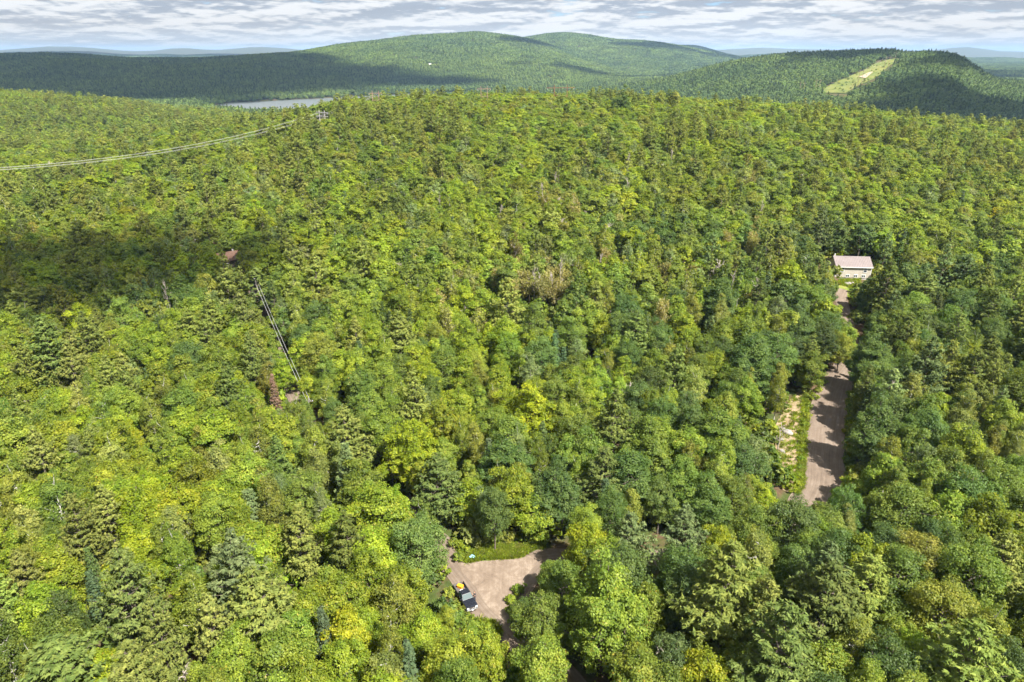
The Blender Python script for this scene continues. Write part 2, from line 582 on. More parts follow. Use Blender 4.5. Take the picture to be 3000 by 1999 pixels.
# ------------------------------------------------------------------ roads
def catmull(P, step):
    P = np.asarray(P, float)
    Q = np.concatenate([[2 * P[0] - P[1]], P, [2 * P[-1] - P[-2]]])
    out = []
    for i in range(len(P) - 1):
        p0, p1, p2, p3 = Q[i:i + 4]
        n = max(2, int(np.linalg.norm(p2[:2] - p1[:2]) / step))
        for k in range(n):
            s = k / n
            out.append(0.5 * ((2 * p1) + (-p0 + p2) * s + (2 * p0 - 5 * p1 + 4 * p2 - p3) * s ** 2 + (-p0 + 3 * p1 - 3 * p2 + p3) * s ** 3))
    out.append(P[-1])
    return np.array(out)


rng = np.random.default_rng(7)


def smooth_noise(n, k, r):
    a = r.normal(size=n + 2 * k)
    ker = np.hanning(2 * k + 1)
    ker /= ker.sum()
    return np.convolve(a, ker, 'same')[k:k + n]


def ribbon(name, px, widths, mat, lift, cross=8, edge=0.14):
    W_ = [gp(u, v) for u, v in px]
    P = np.concatenate([np.array(W_)[:, :2], np.array(widths, float)[:, None]], 1)
    C = catmull(P, 1.2)
    T = np.gradient(C[:, :2], axis=0)
    T /= np.linalg.norm(T, axis=1)[:, None] + 1e-9
    N = np.stack([-T[:, 1], T[:, 0]], 1)
    w = C[:, 2] / 2
    wl = w + edge * smooth_noise(len(C), 3, rng) * 2
    wr = w + edge * smooth_noise(len(C), 3, rng) * 2
    s = np.concatenate([[0], np.cumsum(np.linalg.norm(np.diff(C[:, :2], axis=0), axis=1))])
    V_, uv = [], []
    for k in range(cross + 1):
        f = -1 + 2 * k / cross
        off = np.where(f < 0, f * wl, f * wr)
        xy = C[:, :2] + N * off[:, None]
        z = HT(xy[:, 0], xy[:, 1]) + lift + 0.06 * (1 - f * f)
        V_.append(np.column_stack([xy, z]))
        uv.append(np.column_stack([off, s]))
    n = len(C)
    V_ = np.concatenate(V_)
    uv = np.concatenate(uv)
    F_ = []
    for k in range(cross):
        a = np.arange(n - 1) + k * n
        F_.append(np.stack([a, a + 1, a + 1 + n, a + n], -1))
    me = mesh_from(name, V_, np.concatenate(F_), [mat], smooth=True, uv=uv)
    return tag(link(name, me), kind='structure'), C


def apron(name, px, mat, lift):
    P = np.array([gp(u, v)[:2] for u, v in px])
    C = catmull(np.concatenate([np.column_stack([P, np.zeros(len(P))]), [[P[0, 0], P[0, 1], 0]]]), 0.8)[:-1, :2]
    C = C + rng.normal(size=C.shape) * 0.08
    V_ = np.column_stack([C, HT(C[:, 0], C[:, 1]) + lift])
    tris = geometry.tessellate_polygon([[Vector((c[0], c[1], 0)) for c in C]])
    F_ = np.array([tuple(t_) for t_ in tris])
    me = mesh_from(name, V_, F_, [mat], uv=C.copy())
    bm = bmesh.new()
    bm.from_mesh(me)
    bmesh.ops.recalc_face_normals(bm, faces=list(bm.faces))
    if sum(f.normal.z for f in bm.faces) < 0:
        bmesh.ops.reverse_faces(bm, faces=list(bm.faces))
    bm.to_mesh(me)
    bm.free()
    return tag(link(name, me), kind='structure')


road_a, CL_A = ribbon('dirt_road', [(1720, 2090), (1650, 1999), (1575, 1915), (1490, 1835), (1415, 1755), (1350, 1672), (1295, 1600), (1205, 1520), (1062, 1410), (935, 1290), (850, 1135), (803, 1000), (765, 900), (725, 840), (688, 800)],
                      [5.0, 5.0, 5.0, 5.5, 5.5, 5, 4.6, 4.0, 3.8, 3.6, 3.4, 3.2, 3.2, 3.2, 3.2], M['road'], 0.05)
road_b, CL_B = ribbon('gravel_driveway', [(1480, 1775), (1510, 1710), (1560, 1660), (1620, 1636), (1780, 1640), (1930, 1636), (2160, 1600), (2320, 1530), (2395, 1445), (2408, 1330), (2425, 1210), (2462, 1100), (2487, 1060), (2492, 1000), (2470, 900), (2462, 868), (2470, 848)],
                      [5.0, 5.5, 5.5, 4.4, 4.0, 4.0, 4.6, 6.4, 7.8, 8.0, 7.6, 6.0, 5.2, 3.6, 3.4, 4.0, 3.0], M['road'], 0.062)
apron('road_junction', [(1335, 1648), (1362, 1652), (1420, 1645), (1500, 1640), (1585, 1627), (1560, 1668), (1520, 1715), (1492, 1768), (1478, 1800), (1500, 1838), (1440, 1790), (1385, 1715)], M['junction'], 0.13)


# ------------------------------------------------------------------ plants: generators
UP = np.array([0, 0, 1.0])


def unit(a):
    return a / (np.linalg.norm(a, axis=-1, keepdims=True) + 1e-9)


def rdir(r, n):
    return unit(r.normal(size=(n, 3)))


def leaf_quads(C, N, S, asp, r, tang=None):
    n = len(C)
    N = unit(N)
    t_ = r.normal(size=(n, 3)) if tang is None else tang
    t_ = unit(t_ - (t_ * N).sum(1)[:, None] * N)
    b_ = np.cross(N, t_)
    S = np.asarray(S).reshape(-1, 1)
    a_ = np.asarray(asp).reshape(-1, 1) if hasattr(asp, '__len__') else asp
    V_ = np.stack([C + t_ * S, C + b_ * S * a_ + N * S * 0.18, C - t_ * S, C - b_ * S * a_ + N * S * 0.18], 1).reshape(-1, 3)
    return V_


def broadleaf(seed, h, R_, base, lobes, clumps, leaves, leaf, asp=0.62, top=0.0, spread=1.0, tips=0.0, airy=0.0, shrub=False, bend=0.4, tall=0.78, ruf=0.5, point=0.15, vs=0.8):
    """leaf quads + wood tubes of one deciduous tree standing at the origin"""
    r = np.random.default_rng(seed)
    wood = []
    lean = r.normal(size=2) * bend
    ch = h - base
    n_t = 7
    zt = np.linspace(0, h * 0.86, n_t)
    tr = np.column_stack([lean[0] * (zt / h) ** 2 + 0.12 * r.normal(size=n_t) * (zt > 0), lean[1] * (zt / h) ** 2 + 0.12 * r.normal(size=n_t) * (zt > 0), zt])
    r0 = 0.012 * h + 0.02 * R_
    wood.append((tr, np.linspace(r0, r0 * 0.18, n_t)))
    C_, N_, var = [], [], []
    i = np.arange(lobes) + 0.5
    ph = i * 2.39996 + r.uniform(0, 6.28)
    cz = 1 - 1.78 * i / lobes
    cz = np.clip(cz + r.normal(size=lobes) * 0.12, -0.88, 1)
    sz = np.sqrt(1 - cz ** 2)
    D = np.stack([sz * np.cos(ph), sz * np.sin(ph), cz], 1)
    shell = r.uniform(0.48, 0.82, lobes) * (1 + 0.16 * np.sin(2 * ph + r.uniform(0, 6)) + 0.12 * np.sin(3 * ph + r.uniform(0, 6)))
    pt = 1 - point * np.maximum(D[:, 2], 0) ** 1.2
    lc = np.stack([D[:, 0] * R_ * shell * pt, D[:, 1] * R_ * shell * pt, base + ch * (0.46 + top) + D[:, 2] * ch * 0.5 * shell], 1)
    lc[:, 0] += lean[0] * 0.6
    lc[:, 1] += lean[1] * 0.6
    lr = R_ * r.uniform(0.27, 0.43, lobes) * spread * (0.55 + 0.45 * pt)
    for k in range(lobes):
        zj = np.interp(lc[k, 2] - 0.35 * np.hypot(lc[k, 0], lc[k, 1]), [0, h], [0, h])
        zj = np.clip(zj, base * 0.5, h * 0.8)
        j = np.array([np.interp(zj, tr[:, 2], tr[:, 0]), np.interp(zj, tr[:, 2], tr[:, 1]), zj])
        mid = (j + lc[k]) / 2 + np.array([0, 0, -0.06 * R_]) + r.normal(size=3) * 0.12
        wood.append((np.array([j, mid, lc[k]]), np.array([r0 * 0.42, r0 * 0.3, r0 * 0.12])))
        m = max(3, int(r.poisson(clumps)))
        cd = rdir(r, m * 3)
        sc = cd @ (0.75 * D[k] + 0.55 * UP) + r.uniform(-.45, .45, m * 3)
        cd = cd[np.argsort(-sc)[:m]]
        rr = lr[k] * r.uniform(0.62, 1.12, m)[:, None]
        cc = lc[k] + cd * rr * np.array([1, 1, vs])
        cr = lr[k] * r.uniform(0.32, 0.55, m)
        for q in range(m):
            nl = max(4, int(leaves * (cr[q] / (0.42 * lr.mean())) ** 2 * r.uniform(0.7, 1.2) * (1 - airy * r.uniform(0, 1))))
            dd = rdir(r, nl)
            dd[:, 2] = np.where(dd[:, 2] < -0.2, dd[:, 2] * 0.35, dd[:, 2])
            rad = cr[q] * r.uniform(0.45, 1.18, nl) ** 0.6
            pts = cc[q] + dd * rad[:, None] * np.array([1.1, 1.1, tall])
            C_.append(pts)
            N_.append(0.55 * dd + 0.30 * cd[q] + 0.18 * D[k] + 0.38 * UP + ruf * r.normal(size=(nl, 3)))
            tp = (r.uniform(size=nl) < tips * r.uniform(0, 2)) * r.uniform(0.2, 0.75, nl) * (dd[:, 2] > 0.1)
            var.append(np.column_stack([r.uniform(size=nl), np.full(nl, r.uniform()), tp, np.ones(nl)]))
            if r.uniform() < 0.25:
                wood.append((np.array([lc[k], (lc[k] + cc[q]) / 2 + r.normal(size=3) * 0.08, cc[q]]), np.array([r0 * 0.14, r0 * 0.1, r0 * 0.05])))
    nf = int((0.16 if R_ > 5.5 else 0.24) * sum(len(c) for c in C_))
    fd = rdir(r, nf)
    fd[:, 2] = np.where(fd[:, 2] < -0.75, -fd[:, 2], fd[:, 2])
    wob = 1 + 0.16 * np.sin(fd[:, 0] * 6 + seed) * np.cos(fd[:, 1] * 6 + 2 * seed)
    fs = r.uniform(0.52, 0.90, nf) * wob
    fpt = 1 - point * np.maximum(fd[:, 2], 0) ** 1.2
    C_.append(np.column_stack([fd[:, 0] * R_ * fs * fpt + lean[0] * 0.6, fd[:, 1] * R_ * fs * fpt + lean[1] * 0.6, base + ch * (0.46 + top) + fd[:, 2] * ch * 0.5 * fs]))
    N_.append(0.8 * fd + 0.4 * UP + ruf * r.normal(size=(nf, 3)))
    var.append(np.column_stack([r.uniform(size=nf), 0.5 + 0.5 * np.sin(fd[:, 0] * 4 + fd[:, 2] * 5), np.zeros(nf), np.ones(nf)]))
    C_, N_, var = np.concatenate(C_), np.concatenate(N_), np.concatenate(var)
    C_[:, 2] = np.maximum(C_[:, 2], 0.05)
    S = leaf * r.uniform(0.65, 1.25, len(C_))
    LVv = leaf_quads(C_, N_, S, asp, r)
    if shrub:
        wood = [wood[0]] + wood[1:6]
    WV, WF = tube_arrays(wood, 5 if not shrub else 4)
    return LVv, np.repeat(var, 4, 0), WV, WF


def pine(seed, h, R_, base, spacing, per, tufts, blades, leaf, droop=0.0, peak=0.35, flat=1.0, width=0.26, power=0.8, gap=0.1, cone=False, ruf=0.5):
    """layered conifer: whorls of boughs that carry flat plumes of needles"""
    r = np.random.default_rng(seed)
    wood = []
    n_t = 9
    zt = np.linspace(0, h, n_t)
    tr = np.column_stack([0.10 * r.normal(size=n_t) * (zt > 0), 0.10 * r.normal(size=n_t) * (zt > 0), zt])
    r0 = 0.011 * h + 0.06
    wood.append((tr, np.linspace(r0, 0.02, n_t)))
    C_, N_, T_, var, S_ = [], [], [], [], []
    z = base
    side_bias = r.uniform(0.75, 1.25, 8)
    while z < h - 0.2:
        f = (z - base) / (h - base)
        prof = (1 - f) ** power if cone else np.interp(f, [0, 0.12, peak, 0.62, 0.85, 1], [0.66, 0.90, 1.0, 0.66, 0.28, 0.03])
        m = max(2, int(r.poisson(per)))
        a0 = r.uniform(0, 6.28)
        for q in range(m):
            if r.uniform() < gap and f < 0.8:
                continue
            az = a0 + q * 6.283 / m + r.normal() * 0.25
            L = R_ * prof * (r.uniform(0.72, 1.15) if cone else r.uniform(0.5, 1.2)) * (1 if cone else side_bias[int((az % 6.283) / 0.7855) % 8])
            L = max(L, 0.22)
            d = np.array([math.cos(az), math.sin(az), 0])
            lat = np.array([-d[1], d[0], 0])
            zb = z + r.normal() * spacing * 0.25
            lift = (0.55 * f + 0.12 - droop) * L
            nseg = 4
            s = np.linspace(0, 1, nseg)
            bx = np.array([np.interp(zb, tr[:, 2], tr[:, 0]), np.interp(zb, tr[:, 2], tr[:, 1]), 0])
            path = bx + d * (s * L)[:, None] + UP * (zb + lift * s ** 1.5 - 0.05 * L * np.sin(np.pi * s))[:, None]
            if L > 0.8:
                wood.append((path, np.linspace(r0 * 0.22, 0.012, nseg)))
            nt_ = max(2, int(tufts * (L / R_) * r.uniform(0.8, 1.2)) + 1)
            ss = r.uniform(0.28 if not cone else 0.12, 1.03, nt_) ** 0.75
            la = r.normal(size=nt_) * width * L * (0.35 + 0.65 * np.sin(np.pi * np.clip(ss, 0, 1)))
            pc = bx + d * (ss * L)[:, None] + lat * la[:, None] + UP * (zb + lift * ss ** 1.5 - 0.10 * np.abs(la) + r.normal(size=nt_) * 0.05 * L)[:, None]
            cv = r.uniform(size=nt_)
            for e in range(nt_):
                bd = unit(0.9 * d + 0.55 * lat * np.sign(la[e]) * min(1, abs(la[e]) / (0.2 * L + 1e-6)) + 0.75 * r.normal(size=(blades, 3)) * np.array([1, 1, 0.55]) + 0.22 * UP)
                ln_ = leaf * r.uniform(0.7, 1.3, blades)
                C_.append(pc[e] + bd * ln_[:, None] * 0.75)
                T_.append(bd)
                N_.append(np.array([0, 0, 1.0]) * flat + ruf * r.normal(size=(blades, 3)) + 0.35 * d)
                S_.append(ln_)
                var.append(np.column_stack([r.uniform(size=blades), np.full(blades, cv[e]), np.zeros(blades), np.ones(blades)]))
        z += spacing * r.uniform(0.75, 1.25)
    C_, N_, T_, S_, var = map(np.concatenate, (C_, N_, T_, S_, var))
    LVv = leaf_quads(C_, N_, S_, 0.34, r, T_)
    WV, WF = tube_arrays(wood, 5)
    return LVv, np.repeat(var, 4, 0), WV, WF


def bare_tree(seed, h, spread, n_br=14, leafy=0):
    r = np.random.default_rng(seed)
    wood = []
    n_t = 8
    zt = np.linspace(0, h, n_t)
    tr = np.column_stack([0.18 * np.cumsum(r.normal(size=n_t)) * (zt > 0), 0.18 * np.cumsum(r.normal(size=n_t)) * (zt > 0), zt])
    r0 = 0.16 + 0.006 * h
    wood.append((tr, np.linspace(r0, 0.05, n_t)))
    tipsP = []
    for k in range(n_br):
        f = r.uniform(0.35, 0.97)
        j = np.array([np.interp(f * h, zt, tr[:, 0]), np.interp(f * h, zt, tr[:, 1]), f * h])
        az = r.uniform(0, 6.28)
        d = unit(np.array([math.cos(az), math.sin(az), r.uniform(0.3, 1.2)]))
        L = spread * r.uniform(0.5, 1.1) * (1.2 - 0.6 * f)
        pth = [j, j + d * L * 0.45 + r.normal(size=3) * 0.12, j + d * L * 0.75 + UP * 0.12 * L + r.normal(size=3) * 0.2, j + d * L + UP * 0.3 * L + r.normal(size=3) * 0.25]
        wood.append((np.array(pth), np.array([r0 * 0.5, r0 * 0.38, r0 * 0.26, 0.03])))
        for e in range(3):
            p0 = pth[1] if e == 0 else pth[2]
            dd = unit(d + 0.9 * r.normal(size=3) + 0.3 * UP)
            L2 = L * r.uniform(0.25, 0.55)
            wood.append((np.array([p0, p0 + dd * L2 * 0.5 + r.normal(size=3) * 0.08, p0 + dd * L2]), np.array([r0 * 0.26, r0 * 0.18, 0.025])))
            tipsP.append(p0 + dd * L2)
    WV, WF = tube_arrays(wood, 5)
    if leafy:
        tp = np.array(tipsP)
        c = tp[r.integers(0, len(tp), leafy)] + r.normal(size=(leafy, 3)) * 0.45
        LVv = leaf_quads(c, UP + 0.8 * r.normal(size=(leafy, 3)), 0.24 * r.uniform(0.6, 1.2, leafy), 0.6, r)
        var = np.column_stack([r.uniform(size=leafy), r.uniform(size=leafy), np.zeros(leafy), np.ones(leafy)])
        return LVv, np.repeat(var, 4, 0), WV, WF
    return None, None, WV, WF


LIB = {}          # species -> level -> list of dict(crown, trunk, whole)


def register(species, level, arrays, leafmat, bark, whole=True, part=True):
    LVv, var, WV, WF = arrays
    e = {}
    nm = f'{species}'.replace('big_', '') + '_tree'
    nl = 0 if LVv is None else len(LVv)
    LFq = np.arange(nl).reshape(-1, 4) if nl else np.zeros((0, 4), int)
    if part:
        if nl:
            e['crown'] = mesh_from(nm + '_crown', LVv, LFq, [leafmat], attrs=dict(leafvar=var))
        e['trunk'] = mesh_from(nm + '_trunk', WV, WF, [bark], smooth=True)
    if whole:
        if nl:
            VV = np.concatenate([LVv, WV])
            FF = np.concatenate([LFq, WF + nl])
            fm = np.concatenate([np.zeros(len(LFq)), np.ones(len(WF))])
            vv = np.concatenate([var, np.tile([[0.5, 0.5, 0, 1]], (len(WV), 1))])
            e['whole'] = mesh_from(nm, VV, FF, [leafmat, bark], fm, attrs=dict(leafvar=vv))
        else:
            e['whole'] = mesh_from(nm, WV, WF, [bark])
    LIB.setdefault(species, {}).setdefault(level, []).append(e)


# every mesh is built for a reference height / radius; trees are scaled from it
REF = dict(maple=(14.0, 3.6), oak=(14.0, 4.6), birch=(13.0, 3.0), pine=(18.0, 4.0), spruce=(12.0, 1.9), dead=(11.0, 2.6), sparse=(9.0, 2.8), bush=(2.4, 1.6), big_maple=(17.0, 6.2), big_oak=(16.0, 6.0))
LV_B = {0: (24, 9, 58, 0.150), 1: (16, 7, 36, 0.25), 2: (12, 5, 20, 0.45)}
for lvl, (lo, cl, lv, ls) in LV_B.items():
    nv = {0: 5, 1: 4, 2: 3}[lvl]
    for s in range(nv):
        kw = dict(whole=True, part=(lvl < 2))
        ruf = (0.5, 0.36, 0.28)[lvl]
        register('maple', lvl, broadleaf(100 + s + 10 * lvl, 14, 3.6, 1.4, lo, cl, lv, ls, 0.66, tips=(0.02 + 0.04 * (s % 3)) if lvl == 0 else 0.0, tall=0.95, ruf=ruf, point=0.32, vs=1.0), M['leaf'], M['bark'], **kw)
        register('oak', lvl, broadleaf(200 + s + 10 * lvl, 14, 4.6, 1.8, lo + 2, cl, lv, ls * 1.02, 0.6, top=0.03, spread=0.92, ruf=ruf), M['leaf'], M['bark'], **kw)
        register('birch', lvl, broadleaf(300 + s + 10 * lvl, 13, 3.0, 1.8, lo - 1, cl, lv * 0.8, ls * 0.85, 0.7, airy=0.4, spread=1.0, ruf=ruf, point=0.3, vs=1.0, tall=0.95), M['leaf'], M['bark_birch'], **kw)


def several(parts):
    """one wide crown of several stems that grew together: (arrays, dx, dy, scale)"""
    LVs, vs_, WVs, WFs, o_ = [], [], [], [], 0
    for (lv_, va, wv, wf), dx, dy, k in parts:
        m_ = np.array([dx, dy, 0])
        LVs.append(lv_ * np.array([1, 1, k]) + m_)
        vs_.append(va)
        tilt = np.clip(wv[:, 2:3] / 4, 0, 1)
        WVs.append(wv * np.array([1, 1, k]) + m_ * tilt)
        WFs.append(wf + o_)
        o_ += len(wv)
    return np.concatenate(LVs), np.concatenate(vs_), np.concatenate(WVs), np.concatenate(WFs)


for s in range(3):
    rb = np.random.default_rng(170 + s)
    for lvl, (lo, cl, lv, ls) in ((0, (17, 9, 58, 0.155)), (1, (13, 7, 34, 0.25))):
        a0 = rb.uniform(0, 6.28)
        for nm, hh, rr, base_, kw in (('big_maple', 17, 3.3, 1.4, dict(tall=0.95, point=0.32, vs=1.0, tips=0.03 if lvl == 0 else 0)), ('big_oak', 16, 3.5, 1.8, dict(tall=0.8, point=0.15, vs=0.85))):
            ps = [(broadleaf(1500 + 10 * s + lvl, hh, rr, base_, lo + 3, cl, lv, ls, 0.64, **kw), 0.3, 0.2, 1.0)]
            for q in range(5):
                an = a0 + q * 6.283 / 5 + rb.normal() * 0.25
                dd = (6.1 - rr) * rb.uniform(0.75, 1.1)
                k = rb.uniform(0.68, 0.92)
                ps.append((broadleaf(1600 + 50 * s + q + 7 * lvl + (300 if nm == 'big_oak' else 0), hh, rr * rb.uniform(0.72, 1.0), base_, lo - 3, cl, lv, ls, 0.64, **kw), dd * math.cos(an), dd * math.sin(an), k))
            register(nm, lvl, several(ps), M['leaf'], M['bark'], whole=False)
LV_P = {0: (0.58, 5.4, 21, 8, 0.27), 1: (0.8, 4.6, 12, 7, 0.40), 2: (1.1, 4.2, 8, 4, 0.70)}
for lvl, (sp, per, tu, bl, lf_) in LV_P.items():
    nv = {0: 5, 1: 4, 2: 3}[lvl]
    for s in range(nv):
        kw = dict(whole=True, part=(lvl < 2))
        register('pine', lvl, pine(400 + s + 10 * lvl, 18, 4.0, 3.0, sp, per, tu, bl, lf_, ruf=(0.5, 0.38, 0.3)[lvl]), M['needle'], M['bark'], **kw)
for lvl, (sp, per, tu, bl, lf_) in {0: (0.36, 6.5, 7, 7, 0.22), 1: (0.5, 5.5, 5, 4, 0.34), 2: (0.8, 5, 3, 3, 0.6)}.items():
    for s in range(2):
        register('spruce', lvl, pine(500 + s + 10 * lvl, 12, 1.9, 0.8, sp, per, tu, bl, lf_, droop=0.35, width=0.3, cone=True, gap=0.03), M['needle'], M['bark'], part=(lvl < 2))
for s in range(4):
    register('bush', 0, broadleaf(600 + s, 2.4, 1.6, 0.15, 9, 5, 24, 0.16, 0.62, shrub=True, bend=0.1), M['leaf'], M['bark'])
    register('bush', 1, broadleaf(620 + s, 2.4, 1.6, 0.15, 7, 3.4, 10, 0.26, 0.62, shrub=True, bend=0.1), M['leaf'], M['bark'])
for s in range(4):
    register('dead', 0, bare_tree(700 + s, 11, 2.6, 12 + 2 * s), M['leaf'], M['deadwood'])
for s in range(2):
    register('sparse', 0, bare_tree(720 + s, 9, 2.8, 18, leafy=1500), M['leaf'], M['deadwood'])

# ------------------------------------------------------------------ what stays clear of trees
CLEAR = [
    [(1318, 1640), (1340, 1618), (1400, 1616), (1500, 1612), (1590, 1604), (1592, 1630), (1545, 1700), (1500, 1760), (1488, 1800), (1560, 1890), (1530, 1900), (1440, 1820), (1395, 1825), (1352, 1790), (1330, 1722), (1345, 1700)],
    [(1490, 1830), (1545, 1875), (1640, 1985), (1600, 1995), (1530, 1905)],
    [(2352, 1445), (2475, 1450), (2486, 1300), (2486, 1180), (2510, 1062), (2505, 1048), (2462, 1050), (2440, 1110), (2395, 1160), (2365, 1260), (2358, 1350)],
    [(2262, 1270), (2320, 1160), (2352, 1150), (2350, 1400), (2275, 1390)],
    [(2441, 748), (2546, 750), (2546, 800), (2520, 820), (2462, 815)],
    [(2462, 822), (2512, 822), (2500, 850), (2470, 885), (2452, 885)],
    [(826, 1105), (845, 1098), (868, 1150), (842, 1158)],
    [(1036, 1392), (1060, 1382), (1092, 1425), (1055, 1436)],
    [(918, 1288), (940, 1285), (950, 1302), (925, 1305)],
    [(655, 756), (670, 752), (690, 766), (678, 784), (664, 774)],
    [(922, 316), (960, 316), (960, 344), (922, 344)],
    [(1084, 258), (1114, 258), (1114, 296), (1084, 296)],
    [(1404, 250), (1432, 250), (1432, 276), (1404, 276)],
    [(1612, 246), (1674, 246), (1674, 268), (1612, 268)],
    [(748, 868), (764, 866), (774, 905), (756, 905)],
]
CLEAR2 = [(812, 1010), (820, 1006), (862, 1100), (850, 1104)]     # thin gap above the road with the wires
BANK = [(2262, 1270), (2290, 1215), (2330, 1155), (2365, 1140), (2352, 1250), (2350, 1400), (2300, 1440), (2270, 1380)]
LINE_A, LINE_B = np.array([-246.0, 210.0]), np.array([-114.0, 430.0])


def seg_dist(P, A, B):
    d = B - A
    t_ = np.clip(((P - A) @ d) / (d @ d), 0, 1)
    return np.linalg.norm(P - (A + t_[:, None] * d), axis=1)


def polyline_dist(P, C):
    out = np.full(len(P), 1e9)
    for i in range(0, len(C)):
        out = np.minimum(out, np.hypot(P[:, 0] - C[i, 0], P[:, 1] - C[i, 1]))
    return out


TINT = dict(
    lime=(0.250, 0.305, 0.020), yellow=(0.310, 0.330, 0.020), bright=(0.225, 0.287, 0.027), fresh=(0.193, 0.253, 0.034),
    mid=(0.154, 0.214, 0.037), dark=(0.117, 0.178, 0.043), deep=(0.101, 0.157, 0.045), olive=(0.208, 0.234, 0.038),
    pale=(0.240, 0.274, 0.067), pinegreen=(0.152, 0.196, 0.050), pinegold=(0.208, 0.244, 0.056), pineblue=(0.150, 0.203, 0.076),
    firblue=(0.094, 0.146, 0.067), fir=(0.101, 0.146, 0.043), tan=(0.285, 0.265, 0.085), red=(0.23, 0.16, 0.11), silver=(0.187, 0.239, 0.084), grey=(0.3, 0.28, 0.25))
TONE = dict(lime='lime-green', yellow='yellow', bright='bright green', fresh='fresh green', mid='mid-green', dark='dark green', deep='deep green',
            olive='olive green', pale='pale green', pinegreen='grey-green', pinegold='golden green', pineblue='blue-green', firblue='blue-green', fir='dark green',
            tan='sparse tan', red='rust-red', silver='silvery green', grey='grey')

